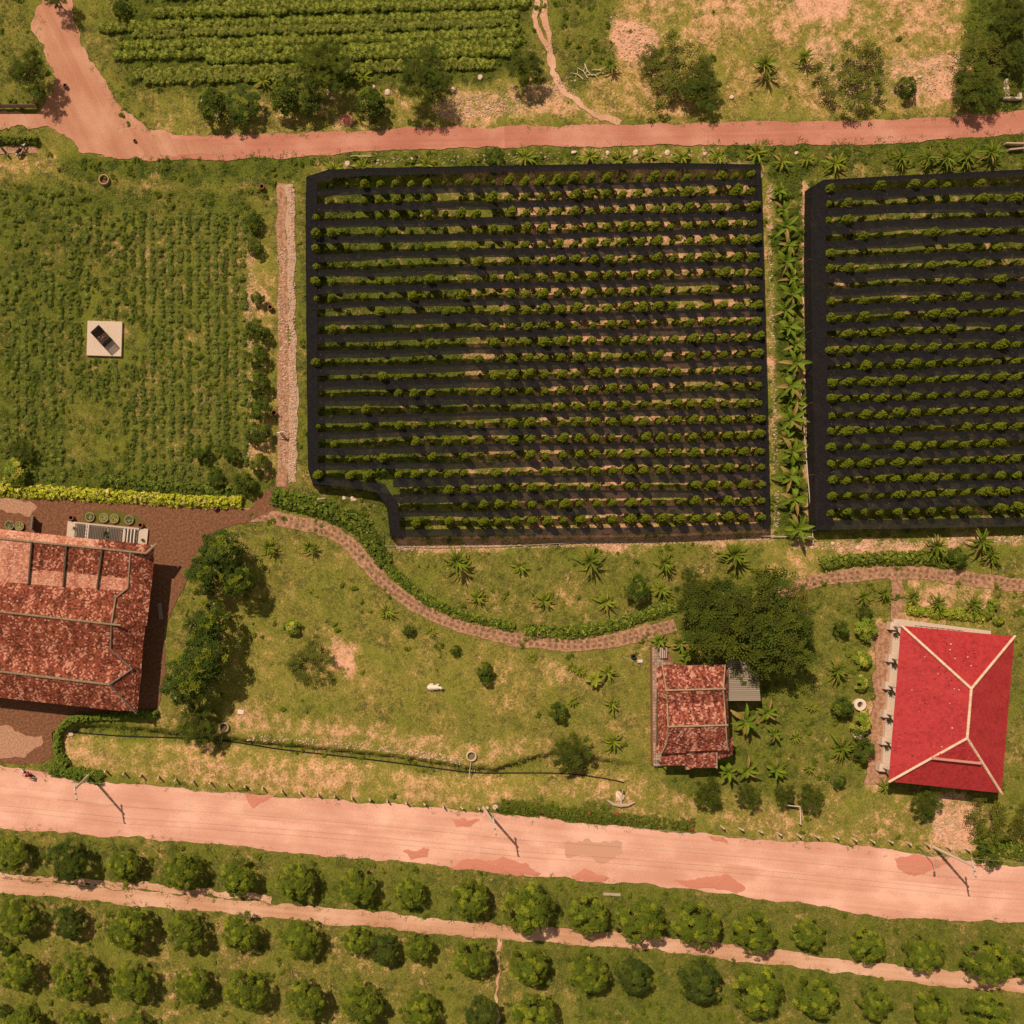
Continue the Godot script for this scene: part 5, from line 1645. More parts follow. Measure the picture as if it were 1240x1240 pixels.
func street_things() -> void:
	# concrete power poles with one cross arm and three insulators
	var bases := [[108.5, 938.0], [585.5, 978.0], [1131.0, 1026.0]]
	var words := ["white power pole leaning over the roadside thicket", "white power pole beside the middle of the long post fence", "white power pole beside a lamp and red soil heap"]
	var tops := []
	for i in 3:
		var p := on(bases[i][0], bases[i][1])
		var o := thing("power_pole", words[i], "pole", p, 0.0, "power poles along the main road")
		var mb := MB.new()
		mb.tube([Vector3(0, -0.5, 0), Vector3(0, 4, 0), Vector3(0, 8.1, 0)], [0.19, 0.155, 0.115], 12, Color(0.68, 0.53, 0.42))
		part("shaft", mb.mesh(), M.plain, o)
		var arm := MB.new()
		var b := Basis(Vector3.UP, 0.17)
		arm.box(b * Vector3(0, 7.75, 0.15), Vector3(0.13, 0.14, 2.3), Color(0.62, 0.50, 0.41), b, 0.015)
		part("cross_arm", arm.mesh(), M.plain, o)
		var ends := []
		for z in [-0.9, 0.55, 1.2]:
			var im := MB.new()
			im.lathe(b * Vector3(0, 7.82, z), [Vector2(0.0, 0), Vector2(0.05, 0.0), Vector2(0.09, 0.06), Vector2(0.05, 0.1), Vector2(0.085, 0.15), Vector2(0.04, 0.22), Vector2(0.0, 0.23)], 8, Color(0.16, 0.09, 0.05))
			part("insulator", im.mesh(), M.glossy, o)
			ends.append(p + b * Vector3(0, 8.05, z))
		tops.append(ends)
	for k in 3:
		var pts := []
		var ends := [tops[0][k] - (tops[1][k] - tops[0][k]) * 0.7, tops[0][k], tops[1][k], tops[2][k], tops[2][k] + (tops[2][k] - tops[1][k]) * 0.6]
		for i in 4:
			for j in 12:
				var t := j / 12.0
				var q: Vector3 = ends[i].lerp(ends[i + 1], t)
				q.y -= 0.55 * 4.0 * t * (1.0 - t)
				pts.append(q)
		pts.append(ends[4])
		var rad := []
		for q in pts: rad.append(0.011)
		var mb := MB.new()
		mb.tube(pts, rad, 5, Color(0.55, 0.46, 0.38))
		solo("power_cable", mb.mesh(), M.plain, ["thin power cable on the fence side of the poles", "thin power cable close beside the pole tops", "thin power cable over the open road"][k], "cable", Vector3.ZERO, "power cables")
	# street lamp: thin curved arm and a flat head
	var lp := on(1112, 1025)
	var lamp := thing("street_lamp", "thin grey street lamp leaning over the red soil heap", "lamp", lp)
	var lm := MB.new()
	lm.tube([Vector3(0, -0.3, 0), Vector3(0.05, 1.8, 0.1), Vector3(0.1, 3.2, 0.3), Vector3(0.05, 3.75, 0.9)], [0.06, 0.045, 0.04, 0.035], 8, Color(0.40, 0.34, 0.26))
	part("post", lm.mesh(), M.plain, lamp)
	var lh := MB.new()
	lh.box(Vector3(0.03, 3.8, 1.15), Vector3(0.24, 0.09, 0.6), Color(0.34, 0.29, 0.22), Basis(Vector3.UP, 0.05), 0.03)
	part("lamp_head", lh.mesh(), M.plain, lamp)
	# white fence posts
	var posts := [128, 933, 150, 935, 171, 938, 192, 940, 213, 943, 234, 945, 255, 947, 276, 949, 297, 951, 318, 953, 341, 956, 363, 958, 385, 961, 405, 963, 426, 965, 447, 967, 469, 969, 491, 971, 513, 973, 536, 975, 558, 977, 579, 978, 598, 976, 873, 1000, 895, 1003, 918, 1006, 941, 1008, 965, 1010, 987, 1012, 1010, 1013, 1032, 1015, 1054, 1017, 1076, 1018, 1098, 1020, 1121, 1021, 1145, 1025, 1168, 1027]
	var pm := MB.new()
	pm.box(Vector3(0, 0.5, 0), Vector3(0.15, 1.4, 0.15), Color(0.70, 0.54, 0.42), Basis.IDENTITY, 0.02)
	var pmesh := pm.mesh()
	for i in range(0, posts.size(), 2):
		var left: bool = posts[i] < 700
		var o := solo("fence_post", pmesh, M.plain, ("fence post on the dry bank, %s from the first power pole" % nth(i / 2 + 1) if left else "fence post below the smaller houses, %s from the flowering hedge" % nth(i / 2 - 22)), "post", on(posts[i], posts[i + 1]), "fence posts of the bank" if left else "fence posts of the house verge")
		o.rotation = Vector3(rr(-0.08, 0.08), rr(-0.3, 0.3), rr(-0.08, 0.08))
	# irrigation hose in the ditch
	var hp := []; var hr := []
	for q in smooth_line(v2([84, 888, 150, 893, 215, 895, 275, 899, 340, 909, 420, 918, 500, 928, 560, 936, 600, 938, 680, 937, 730, 943, 756, 948]), 4):
		var p := on(q.x, q.y)
		hp.append(p + Vector3(0, 0.06, 0)); hr.append(0.085)
	var hm := MB.new()
	hm.tube(hp, hr, 6, Color(0.02, 0.018, 0.016))
	solo("hose", hm.mesh(), M.plain, "long black hose lying along the bottom of the bank", "hose")
	# motorbike and rider
	var dirn := Vector3(-0.87, 0, -0.5).normalized()
	var bp := at(35, 936)
	bp.y = 0.0
	var turn := atan2(-dirn.z, dirn.x)
	var bike := thing("motorbike", "black and white motorbike ridden along the main road", "motorbike", bp, turn)
	for x in [-0.62, 0.62]:
		var ty := MB.new()
		rotor(ty, Vector3(x, 0.29, 0), Vector3(0, 0, 1), 0.235, 0.055, 18, Color(0.02, 0.02, 0.02))
		var w := part("wheel", ty.mesh(), M.plain, bike)
		var ri := MB.new()
		rotor(ri, Vector3(x, 0.29, 0), Vector3(0, 0, 1), 0.17, 0.02, 18, Color(0.3, 0.28, 0.26))
		part("rim", ri.mesh(), M.glossy, w)
	var fr := MB.new()
	body_mesh(fr, [[Vector3(-0.55, 0.62, 0), Vector3(0.1, 0.52, 0), 0.12, 0.11], [Vector3(0.1, 0.48, 0), Vector3(0.42, 0.75, 0), 0.1, 0.1], [Vector3(-0.2, 0.35, 0), Vector3(0.15, 0.33, 0), 0.12, 0.1], [Vector3(0.42, 0.85, 0), Vector3(0.5, 0.6, 0), 0.1, 0.08]], 0.035, 0.06, func(p): return Color(0.025, 0.024, 0.024) if absf(p.z) > 0.045 or p.x > 0.3 else Color(0.7, 0.6, 0.5))
	part("body", fr.mesh(), M.glossy, bike)
	var se := MB.new()
	se.box(Vector3(-0.28, 0.76, 0), Vector3(0.75, 0.09, 0.26), Color(0.02, 0.02, 0.02), Basis.IDENTITY, 0.04)
	part("seat", se.mesh(), M.plain, bike)
	var hb := MB.new()
	hb.tube([Vector3(0.34, 1.0, -0.36), Vector3(0.44, 0.97, -0.12), Vector3(0.44, 0.97, 0.12), Vector3(0.34, 1.0, 0.36)], [0.018, 0.018, 0.018, 0.018], 6, Color(0.05, 0.05, 0.05))
	hb.tube([Vector3(0.44, 0.97, 0), Vector3(0.62, 0.3, 0)], [0.035, 0.03], 6, Color(0.05, 0.05, 0.05))
	part("handlebar", hb.mesh(), M.plain, bike)
	var hl := MB.new()
	hl.lathe(Vector3(0.52, 0.86, 0), [Vector2(0.0, 0.06), Vector2(0.07, 0.04), Vector2(0.07, -0.04), Vector2(0.0, -0.05)], 10, Color(0.6, 0.55, 0.5), Basis(Vector3(0, 0, 1), -PI / 2))
	part("headlight", hl.mesh(), M.glossy, bike)
	for x in [-0.62, 0.62]:
		var mg := MB.new()
		for k in 6:
			var a0 := lerpf(0.4, 2.6, k / 6.0); var a1 := lerpf(0.4, 2.6, (k + 1) / 6.0)
			var d0 := Vector3(cos(a0), sin(a0), 0) * 0.34; var d1 := Vector3(cos(a1), sin(a1), 0) * 0.34
			var c := Vector3(x, 0.29, 0); var s := Vector3(0, 0, 0.07)
			mg.quad(c + d0 - s, c + d1 - s, c + d1 + s, c + d0 + s, Color(0.65, 0.57, 0.5), d0)
		part("mudguard", mg.mesh(), M.glossy, bike)
	var rider := thing("person", "person in a red top riding the motorbike", "person", bp, turn)
	var rm := MB.new()
	var skin := Color(0.30, 0.16, 0.09)
	var pose := func(p: Vector3) -> Color:
		if p.y > 1.38 and p.x > -0.22 and absf(p.z) < 0.16: return Color(0.03, 0.03, 0.03) if (p.y > 1.5 or p.x < -0.06) else skin
		if p.y > 0.86 and p.x < 0.18: return Color(0.55, 0.03, 0.03)
		if p.y > 0.86: return skin
		return Color(0.03, 0.032, 0.04)
	var bones := [[Vector3(-0.28, 0.88, 0), Vector3(-0.18, 1.25, 0), 0.15, 0.16], [Vector3(-0.18, 1.27, -0.14), Vector3(-0.18, 1.27, 0.14), 0.085, 0.085], [Vector3(-0.15, 1.32, 0), Vector3(-0.1, 1.44, 0), 0.06, 0.055], [Vector3(-0.09, 1.5, 0), Vector3(-0.06, 1.57, 0), 0.1, 0.105]]
	for s in [-1.0, 1.0]:
		bones.append([Vector3(-0.18, 1.27, 0.18 * s), Vector3(0.02, 1.06, 0.3 * s), 0.06, 0.048])
		bones.append([Vector3(0.02, 1.06, 0.3 * s), Vector3(0.29, 1.02, 0.31 * s), 0.045, 0.034])
		bones.append([Vector3(-0.28, 0.86, 0.1 * s), Vector3(0.12, 0.8, 0.2 * s), 0.095, 0.07])
		bones.append([Vector3(0.12, 0.8, 0.2 * s), Vector3(0.0, 0.38, 0.2 * s), 0.068, 0.045])
		bones.append([Vector3(0.0, 0.36, 0.2 * s), Vector3(0.16, 0.33, 0.21 * s), 0.045, 0.035])
	body_mesh(rm, bones, 0.024, 0.04, pose)
	for s in [-1.0, 1.0]: fingers(rm, Vector3(0.29, 1.03, 0.31 * s), Vector3(0.9, -0.2, 0.1 * s).normalized(), Vector3(0.1, 0.2, -s).normalized(), skin)
	part("body", rm.mesh(), M.plain, rider)
	# two more bikes parked on the pale strip below the clipped hedge
	solo("pale_strip", sheet_mesh(outline(v2([-60, 177, 44, 178, 46, 187, -60, 188]), 0.2, 90), 0.0), M.pale_drive, "pale bare strip below the clipped hedge at the junction", "pavement", Vector3.ZERO, "", "structure")
	for q in [[26, 183, 0.9, "dark motorbike parked on the pale strip by the clipped hedge"], [5, 183, 2.3, "motorbike parked further along the clipped hedge"]]:
		var b := bike.duplicate()
		b.name = numbered("motorbike")
		add_child(b, true)
		b.position = at(q[0], q[1])
		b.rotation.y = q[2]
		b.set_meta("label", q[3])
	# remains of a low white wall, and a small culvert by the road
	var bw := thing("broken_wall", "broken low white wall on the green bank by the upper road", "wall")
	for w in [[1217, 97, 1219, 118], [1213, 120, 1234, 121], [1233, 114, 1234, 121]]:
		var a := on(w[0], w[1]); var e := on(w[2], w[3])
		var wm := MB.new()
		var d := (e - a).normalized()
		wm.box((a + e) * 0.5 + Vector3(0, 0.25, 0), Vector3(a.distance_to(e), rr(0.5, 0.7), 0.28), Color(0.56, 0.43, 0.31), Basis(Vector3.UP, -atan2(d.z, d.x)), 0.05)
		part("wall_piece", wm.mesh(), M.plain, bw)
	var cu := thing("culvert", "small concrete culvert at the road edge past the spiky cluster", "culvert")
	for w in [[1215, 175, 1237, 175.5], [1219, 183, 1237, 181]]:
		var a := on(w[0], w[1]); var e := on(w[2], w[3])
		var wm := MB.new()
		var d := (e - a).normalized()
		wm.box((a + e) * 0.5 + Vector3(0, 0.3, 0), Vector3(a.distance_to(e), 0.7, 0.2), Color(0.46, 0.33, 0.24), Basis(Vector3.UP, -atan2(d.z, d.x)), 0.03)
		part("head_wall", wm.mesh(), M.plain, cu)
	# white pipe frame near the fence
	var fo := thing("pipe_frame", "white pipe frame with a dark panel beside shrubs near the fence", "frame", Vector3.ZERO)
	var f0 := on(948, 973); var f1 := on(965, 975); var f2 := on(966, 996)
	for sgm in [[f0, f1], [f1, f2]]:
		var fm := MB.new()
		fm.tube([sgm[0] + Vector3(0, 0.9, 0), sgm[1] + Vector3(0, 0.9, 0)], [0.06, 0.06], 7, Color(0.68, 0.55, 0.44))
		part("rail", fm.mesh(), M.plain, fo)
	for p in [f0, f1, f2]:
		var fm := MB.new()
		fm.tube([p + Vector3(0, -0.2, 0), p + Vector3(0, 0.95, 0)], [0.06, 0.06], 7, Color(0.68, 0.55, 0.44))
		part("leg", fm.mesh(), M.plain, fo)
	var pn := MB.new()
	pn.box((f0 + f1) * 0.5 + Vector3(0, 0.45, 0.12), Vector3(1.6, 0.75, 0.04), Color(0.06, 0.06, 0.07), Basis(Vector3.UP, -0.11))
	part("panel", pn.mesh(), M.plain, fo)
	# fallen trunk and stones by the bank end
	var fallen := thing("fallen_trunk", "pale curved fallen trunk beside a broken stone near the roadside hedge", "log", on(751, 972))
	var tm := MB.new()
	tm.tube([Vector3(-1.6, 0.15, -0.35), Vector3(-0.9, 0.22, 0.15), Vector3(0, 0.25, 0.3), Vector3(0.9, 0.22, 0.25), Vector3(1.7, 0.3, -0.1)], [0.12, 0.22, 0.25, 0.2, 0.1], 8, Color(0.44, 0.33, 0.23))
	part("trunk", tm.mesh(), M.plain, fallen)
	var bm := MB.new()
	bm.tube([Vector3(0.1, 0.2, 0.2), Vector3(0.0, 0.45, -0.7), Vector3(0.2, 0.5, -1.7)], [0.14, 0.1, 0.04], 6, Color(0.55, 0.42, 0.32))
	bm.tube([Vector3(0.0, 0.45, -0.7), Vector3(-0.5, 0.5, -1.5)], [0.07, 0.03], 6, Color(0.5, 0.38, 0.29))
	part("branch", bm.mesh(), M.plain, fallen)
	rock("field_stone", "large pale broken stone lying against the fallen trunk", on(750, 964), Vector3(0.5, 0.3, 0.75), Color(0.68, 0.5, 0.38))
	var plank := thing("plank", "pale weathered plank lying at the orchard edge", "plank", on(741, 1083), -0.05)
	var pk := MB.new()
	pk.box(Vector3(0, 0.1, 0), Vector3(2.1, 0.12, 0.35), Color(0.46, 0.34, 0.24), Basis.IDENTITY, 0.03)
	part("board", pk.mesh(), M.plain, plank)

func rock(called: String, label: String, p: Vector3, s: Vector3, col: Color, group := "") -> void:
	var mb := MB.new()
	var n := 8
	var rows := 5
	var f := FastNoiseLite.new(); f.seed = rng.randi() % 999; f.frequency = 0.9
	var pt := func(i: int, j: int) -> Vector3:
		var a := TAU * (i % n) / n; var b := PI * j / rows
		var d := Vector3(cos(a) * sin(b), cos(b), sin(a) * sin(b))
		return d * s * (1.0 + 0.5 * f.get_noise_3dv(d * 1.6)) + Vector3(0, s.y * 0.55, 0)
	for i in n:
		for j in rows:
			mb.quad(pt.call(i, j), pt.call(i + 1, j), pt.call(i + 1, j + 1), pt.call(i, j + 1), vary(col, 0.08), (pt.call(i, j) as Vector3) + (pt.call(i + 1, j + 1) as Vector3) - Vector3(0, s.y * 1.1, 0))
	solo(called, mb.mesh(), M.stone if col.r < 0 else M.plain, label, "stone", p, group)

func jar(label: String, p: Vector3, r: float, col: Color, called := "clay_jar") -> void:
	var o := thing(called, label, "jar", p)
	var mb := MB.new()
	mb.lathe(Vector3.ZERO, [Vector2(0.0, -0.03), Vector2(r * 0.62, -0.03), Vector2(r * 0.95, r * 0.7), Vector2(r, r * 1.2), Vector2(r * 0.8, r * 1.8)], 16, col)
	part("pot", mb.mesh(), M.plain, o)
	var rm := MB.new()
	rm.lathe(Vector3.ZERO, [Vector2(r * 0.8, r * 1.8), Vector2(r * 0.92, r * 1.92), Vector2(r * 0.85, r * 2.0), Vector2(r * 0.62, r * 1.92), Vector2(r * 0.6, r * 1.6)], 16, col * 1.25)
	part("rim", rm.mesh(), M.plain, o)
	var im := MB.new()
	im.lathe(Vector3.ZERO, [Vector2(r * 0.6, r * 1.6), Vector2(r * 0.75, r * 1.0), Vector2(0.0, r * 0.3)], 16, col * 0.5)
	part("hollow", im.mesh(), M.plain, o)

func ring(label: String, p: Vector3, r: float, wall: float, h: float, col: Color, fill: Color, called := "concrete_ring") -> Node3D:
	var o := thing(called, label, "ring", p)
	var mb := MB.new()
	mb.lathe(Vector3.ZERO, [Vector2(r, -0.1), Vector2(r, h - 0.03), Vector2(r - 0.03, h), Vector2(r - wall + 0.03, h), Vector2(r - wall, h - 0.03), Vector2(r - wall, 0.0)], 28, col)
	part("rim", mb.mesh(), M.plain, o)
	var fm := MB.new()
	fm.lathe(Vector3.ZERO, [Vector2(r - wall, 0.04), Vector2(r * 0.3, 0.07), Vector2(0.0, 0.06)], 20, fill)
	part("filling", fm.mesh(), M.plain, o)
	return o

func pipe_on_stakes(called: String, label: String, category: String, line: Array, y: float, r: float, col: Color) -> void:
	var o := thing(called, label, category)
	var pts := []; var rad := []
	for q in line:
		pts.append(on(q.x, q.y) + Vector3(0, y, 0)); rad.append(r)
	var mb := MB.new()
	mb.tube(pts, rad, 7, col)
	part("pipe", mb.mesh(), M.plain, o)
	for i in pts.size():
		part("stake", post_mesh(y + 0.05, 0.03, col * 0.8), M.plain, o).position = pts[i] - Vector3(0, y, 0)

func yard_things() -> void:
	# concrete slab in the crop field with a tall slatted crate on it
	var c := on(126.5, 410, 0.3)
	var slabm := MB.new()
	slabm.box(Vector3(0, 0.1, 0), Vector3(4.2, 0.6, 4.2), Color.WHITE, Basis.IDENTITY, 0.03)
	var sl := thing("concrete_slab", "square pale concrete slab in the middle of the crop field", "slab", c, -0.03)
	part("slab", slabm.mesh(), M.concrete, sl)
	var stp := thing("doorstep", "small dark slatted step against the concrete slab", "step", on(127, 428.5, 0.3), -0.05)
	for i in 3:
		var sb := MB.new()
		sb.box(Vector3(0, 0.12 + 0.0 * i, -0.1 + i * 0.13), Vector3(0.75, 0.45, 0.1), vary(Color(0.06, 0.045, 0.035), 0.2), Basis.IDENTITY, 0.01)
		part("slat", sb.mesh(), M.plain, stp)
	var cr := thing("slatted_crate", "tall dark open-topped slatted crate standing on the concrete slab", "crate", on(124.5, 408.5, 0.5) * Vector3(1, 0, 1) + Vector3(0, c.y + 0.4, 0), -0.82)
	var dk := Color(0.045, 0.033, 0.025)
	for sx in [-1.0, 1.0]:
		for sz in [-1.0, 1.0]:
			var pb := MB.new()
			pb.box(Vector3(sx * 0.92, 0.85, sz * 0.6), Vector3(0.12, 1.7, 0.12), dk, Basis.IDENTITY, 0.015)
			part("post", pb.mesh(), M.plain, cr)
	for k in 7:
		var y := 0.2 + k * 0.24
		for s in [-1.0, 1.0]:
			var sb := MB.new()
			sb.box(Vector3(0, y, s * 0.66), Vector3(2.0, 0.15, 0.04), vary(dk, 0.3), Basis.IDENTITY, 0.008)
			part("slat", sb.mesh(), M.plain, cr)
			var s2 := MB.new()
			s2.box(Vector3(s * 0.985, y, 0), Vector3(0.04, 0.15, 1.25), vary(dk, 0.3), Basis.IDENTITY, 0.008)
			part("slat", s2.mesh(), M.plain, cr)
	var fl := MB.new()
	fl.box(Vector3(0, 0.7, 0), Vector3(1.8, 0.06, 1.2), Color(0.055, 0.038, 0.026), Basis.IDENTITY, 0.01)
	part("shelf", fl.mesh(), M.plain, cr)
	for i in 9:
		var q := Vector3(rr(-0.2, 0.8), 0.72, rr(-0.4, 0.4))
		rock("wood_chunk", "brown wood chunk lying inside the slatted crate", cr.transform * q, Vector3(rr(0.07, 0.14), 0.08, rr(0.06, 0.12)), Color(0.32, 0.19, 0.12) if i % 2 else Color(0.12, 0.07, 0.045), "wood chunks in the crate")
	# jars
	for j in [["dark clay jar at the top end of the gravel strip", 317, 226], ["dark clay jar beside the upper bushes of the gravel strip", 327, 372], ["clay jar beside the lower bushes near the standing person", 332, 500], ["clay jar at the end of the yellow hedge", 260, 614], ["clay jar beside the terrace corner", 86, 627], ["dull clay jar at the far end of the ring planters", 170, 636]]:
		jar(j[0], on(j[1], j[2], 0.5), 0.36, Color(0.20, 0.085, 0.05))
	jar("small clay jar at the edge of the dirt junction", on(163, 170, 0.3), 0.2, Color(0.14, 0.06, 0.04))
	jar("tiny clay jar near the dry patch by the clipped hedge", on(70, 204, 0.3), 0.18, Color(0.32, 0.14, 0.08))
	jar("dull brown pot standing on the dirt junction", on(79, 104, 0.3), 0.28, Color(0.13, 0.09, 0.05))
	# rings
	ring("rust brown ring with leaf litter on the grass below the junction", on(125.5, 217, 0.4), 0.62, 0.12, 0.5, Color(0.50, 0.30, 0.18), Color(0.17, 0.08, 0.045))
	ring("grey concrete ring on the lawn above the ditch", on(271, 881, 0.4), 0.6, 0.14, 0.5, Color(0.42, 0.32, 0.22), Color(0.13, 0.09, 0.04))
	var cr2 := ring("pale concrete ring at the lawn edge with a drain pipe", on(571, 916, 0.4), 0.62, 0.14, 0.45, Color(0.58, 0.45, 0.33), Color(0.20, 0.14, 0.06))
	var dp := MB.new()
	dp.tube([Vector3(0, 0.2, 0.6), Vector3(-0.15, 0.1, 1.6), Vector3(-0.2, -0.1, 2.5)], [0.05, 0.05, 0.05], 6, Color(0.5, 0.42, 0.3))
	part("drain_pipe", dp.mesh(), M.plain, cr2)
	var dp2 := MB.new()
	var d0 := on(270, 888); var d1 := on(267, 899)
	dp2.tube([d0 + Vector3(0, 0.1, 0), d1 + Vector3(0, 0.25, 0)], [0.05, 0.05], 6, Color(0.4, 0.34, 0.25))
	solo("drain_pipe", dp2.mesh(), M.plain, "short grey pipe from the lawn ring over the ditch", "pipe")
	ring("white ring planter with a dark hollow in the front garden", on(1042, 853.5, 0.4), 0.72, 0.36, 0.5, Color(0.76, 0.60, 0.49), Color(0.085, 0.06, 0.04), "ring_planter")
	ring("white ring planter half hidden under the leafy bush", on(1040, 888, 0.4), 0.72, 0.36, 0.5, Color(0.76, 0.60, 0.49), Color(0.085, 0.06, 0.04), "ring_planter")
	# round planters with rosettes on the grass strip
	var strip := sheet_mesh(outline(v2([102, 619, 130, 618, 168, 626, 174, 636, 150, 637, 120, 634, 100, 630]), 0.15, 60), 0.016)
	solo("grass_strip", strip, grained(2.0, Color(0.085, 0.08, 0.012), Color(0.17, 0.14, 0.03), 0.1, 61, 1.0), "small green grass strip holding the round planters", "grass", Vector3.ZERO, "", "structure")
	for q in [[108.5, 626, false, "beside the terrace jar"], [125.5, 627, true, "touching its twin on the grass strip"], [138, 628, true, "touching its twin on the grass strip"], [156, 629.5, false, "at the far end of the grass strip"], [11, 636, false, "by the dark gate panel"], [23, 637, true, "by the dark gate panel"]]:
		var o := thing("round_planter", ("round planter of bright yellow green leaves " if q[2] else "round planter with dark green rosette ") + q[3], "planter", on(q[0], q[1], 0.4), 0.0, "round planters above the big house")
		var pm := MB.new()
		pm.lathe(Vector3.ZERO, [Vector2(0.5, -0.1), Vector2(0.58, 0.38), Vector2(0.55, 0.42), Vector2(0.47, 0.4), Vector2(0.45, 0.3), Vector2(0.0, 0.3)], 22, Color(0.34, 0.26, 0.15))
		part("pot", pm.mesh(), M.plain, o)
		var lm := MB.new()
		for i in 70:
			var t := rr(0, TAU); var rad := sqrt(rng.randf()) * 0.42
			var d := Vector3(cos(t), 0, sin(t))
			lm.leaf(Vector3(d.x * rad, 0.36 + (0.45 - rad) * 0.25, d.z * rad), (d + Vector3.UP * 0.3 + dir_on_sphere() * 0.3).normalized() * rr(0.12, 0.24), d.cross(Vector3.UP) * 0.05, Vector3.UP, vary(Color(0.24, 0.27, 0.03) if q[2] else Color(0.08, 0.13, 0.03), 0.25))
		part("leaves", lm.mesh(), M.leaf, o).set_meta("kind", "stuff")
	# terrace with slatted daybeds against the big house
	var tr := thing("stone_terrace", "pale stone terrace under the eave of the big house", "terrace")
	var tm := MB.new()
	slab(tm, pts3([82, 631, 0.3, 179.5, 640.5, 0.3, 177, 664, 0.3, 80, 655, 0.3]), 0.4, Color.WHITE)
	part("floor", tm.mesh(), M.concrete, tr)
	var ew := MB.new()
	ew.box(at(131, 637, 0.35), Vector3(7.6, 0.25, 0.22), Color(0.50, 0.40, 0.31), Basis(Vector3.UP, -0.098), 0.03)
	part("edge_wall", ew.mesh(), M.plain, tr)
	for b in [[99, 642, 8, 0, "grey slatted daybed at the jar end of the terrace"], [118, 644, 10, 0, "grey slatted daybed in the middle of the terrace"], [138, 646, 9, 0, "grey slatted daybed past the middle of the terrace"], [158, 648, 8, 1, "black and white striped daybed at the far end of the terrace"], [106, 642.5, 2, 2, "plain white mattress between the terrace daybeds"]]:
		var o := thing("daybed", b[4], "daybed", at(b[0], b[1], 0.3), -0.098)
		var n: int = b[2]
		for i in n:
			var sm := MB.new()
			var col := Color(0.17, 0.13, 0.105)
			if b[3] == 1: col = Color(0.70, 0.56, 0.45) if i % 2 == 0 else Color(0.05, 0.05, 0.05)
			if b[3] == 2: col = Color(0.70, 0.56, 0.45)
			sm.box(Vector3((i - (n - 1) * 0.5) * 0.2, 0.32, 0.1), Vector3(0.14 if b[3] != 2 else 0.21, 0.07, 1.7), vary(col, 0.1), Basis.IDENTITY, 0.015)
			part("slat" if b[3] == 0 else "stripe", sm.mesh(), M.plain, o)
		for s in [[-1.0, -0.6], [1.0, -0.6], [-1.0, 0.8], [1.0, 0.8]]:
			var lm := MB.new()
			lm.box(Vector3(s[0] * n * 0.085, 0.14, s[1]), Vector3(0.07, 0.3, 0.07), Color(0.08, 0.06, 0.05))
			part("leg", lm.mesh(), M.plain, o)
	for q in [[91, 640, 0.35, "potted plant on the pale corner of the terrace"], [129, 647, 0.55, "dark potted plant among the terrace daybeds"], [173, 654, 0.3, "tiny potted plant at the far terrace corner"]]:
		potted(q[3], at(q[0], q[1], 0.3), q[2])
	for i in 5:
		var q: Array = [[1083, 768], [1081, 805], [1077, 839], [1075, 872], [1072, 904]][i]
		potted("small dark potted plant beside a column base of the red house", at(q[0], q[1], 0.45), 0.45, "potted plants on the red house plinth")
	var rl := thing("railing", "dark iron railing on the back plinth of the red house", "railing")
	for i in 9:
		var a := at(1108 + i * 6.6, 757.5 + i * 0.72, 0.45)
		part("post", post_mesh(0.9, 0.03, Color(0.03, 0.03, 0.035)), M.plain, rl).position = a
	for y in [0.35, 0.85]:
		var rm := MB.new()
		rm.tube([at(1108, 757.5, 0.45) + Vector3(0, y, 0), at(1161, 763.3, 0.45) + Vector3(0, y, 0)], [0.03, 0.03], 6, Color(0.03, 0.03, 0.035))
		part("rail", rm.mesh(), M.plain, rl)
	# bench by the house wall and gate panel
	var bn := thing("bench", "grey bench standing in the shadow of the big house", "bench", on(194, 740, 0.4), 0.13)
	for i in 3:
		var sm := MB.new()
		sm.box(Vector3((i - 1) * 0.16, 0.45, 0), Vector3(0.13, 0.05, 2.0), vary(Color(0.34, 0.28, 0.25), 0.1), Basis.IDENTITY, 0.012)
		part("slat", sm.mesh(), M.plain, bn)
	for s in [-0.8, 0.8]:
		var lm := MB.new()
		lm.box(Vector3(0, 0.2, s), Vector3(0.4, 0.46, 0.08), Color(0.2, 0.16, 0.13), Basis.IDENTITY, 0.01)
		part("leg", lm.mesh(), M.plain, bn)
	var gp := thing("gate_panel", "dark gate panel standing open beside two planters", "gate", on(38.5, 633, 0.8), -0.12)
	for i in 6:
		var sm := MB.new()
		sm.box(Vector3(0, 0.75, (i - 2.5) * 0.27), Vector3(0.06, 1.5, 0.22), vary(Color(0.10, 0.075, 0.06), 0.2), Basis.IDENTITY, 0.01)
		part("board", sm.mesh(), M.plain, gp)
	var gt := MB.new()
	gt.box(Vector3(0.1, 1.45, 0), Vector3(0.3, 0.1, 1.7), Color(0.2, 0.15, 0.11), Basis.IDENTITY, 0.02)
	part("top_rail", gt.mesh(), M.plain, gp)
	# plank fence by the junction
	var pf := thing("plank_fence", "low grey plank fence with dark posts at the dirt junction", "fence")
	for x in [-60, -40, -19, 4, 24, 46]:
		part("post", post_mesh(1.35, 0.07, Color(0.03, 0.025, 0.022)), M.plain, pf).position = on(x, 130.5)
	for k in 4:
		for s in 5:
			var xa: float = [-60, -40, -19, 4, 24][s]; var xb: float = [-40, -19, 4, 24, 46][s]
			var a := on(xa, 131); var b := on(xb, 131)
			var sm := MB.new()
			sm.box((a + b) * 0.5 + Vector3(0, 0.3 + k * 0.27, 0), Vector3(a.distance_to(b) - 0.01, 0.24, 0.05), vary(Color(0.30, 0.21, 0.155), 0.12), Basis.IDENTITY, 0.01)
			part("plank", sm.mesh(), M.plain, pf)
	# small white rail fence by the upper road
	var wf := thing("rail_fence", "small white lattice rail lying on the verge by the road", "fence")
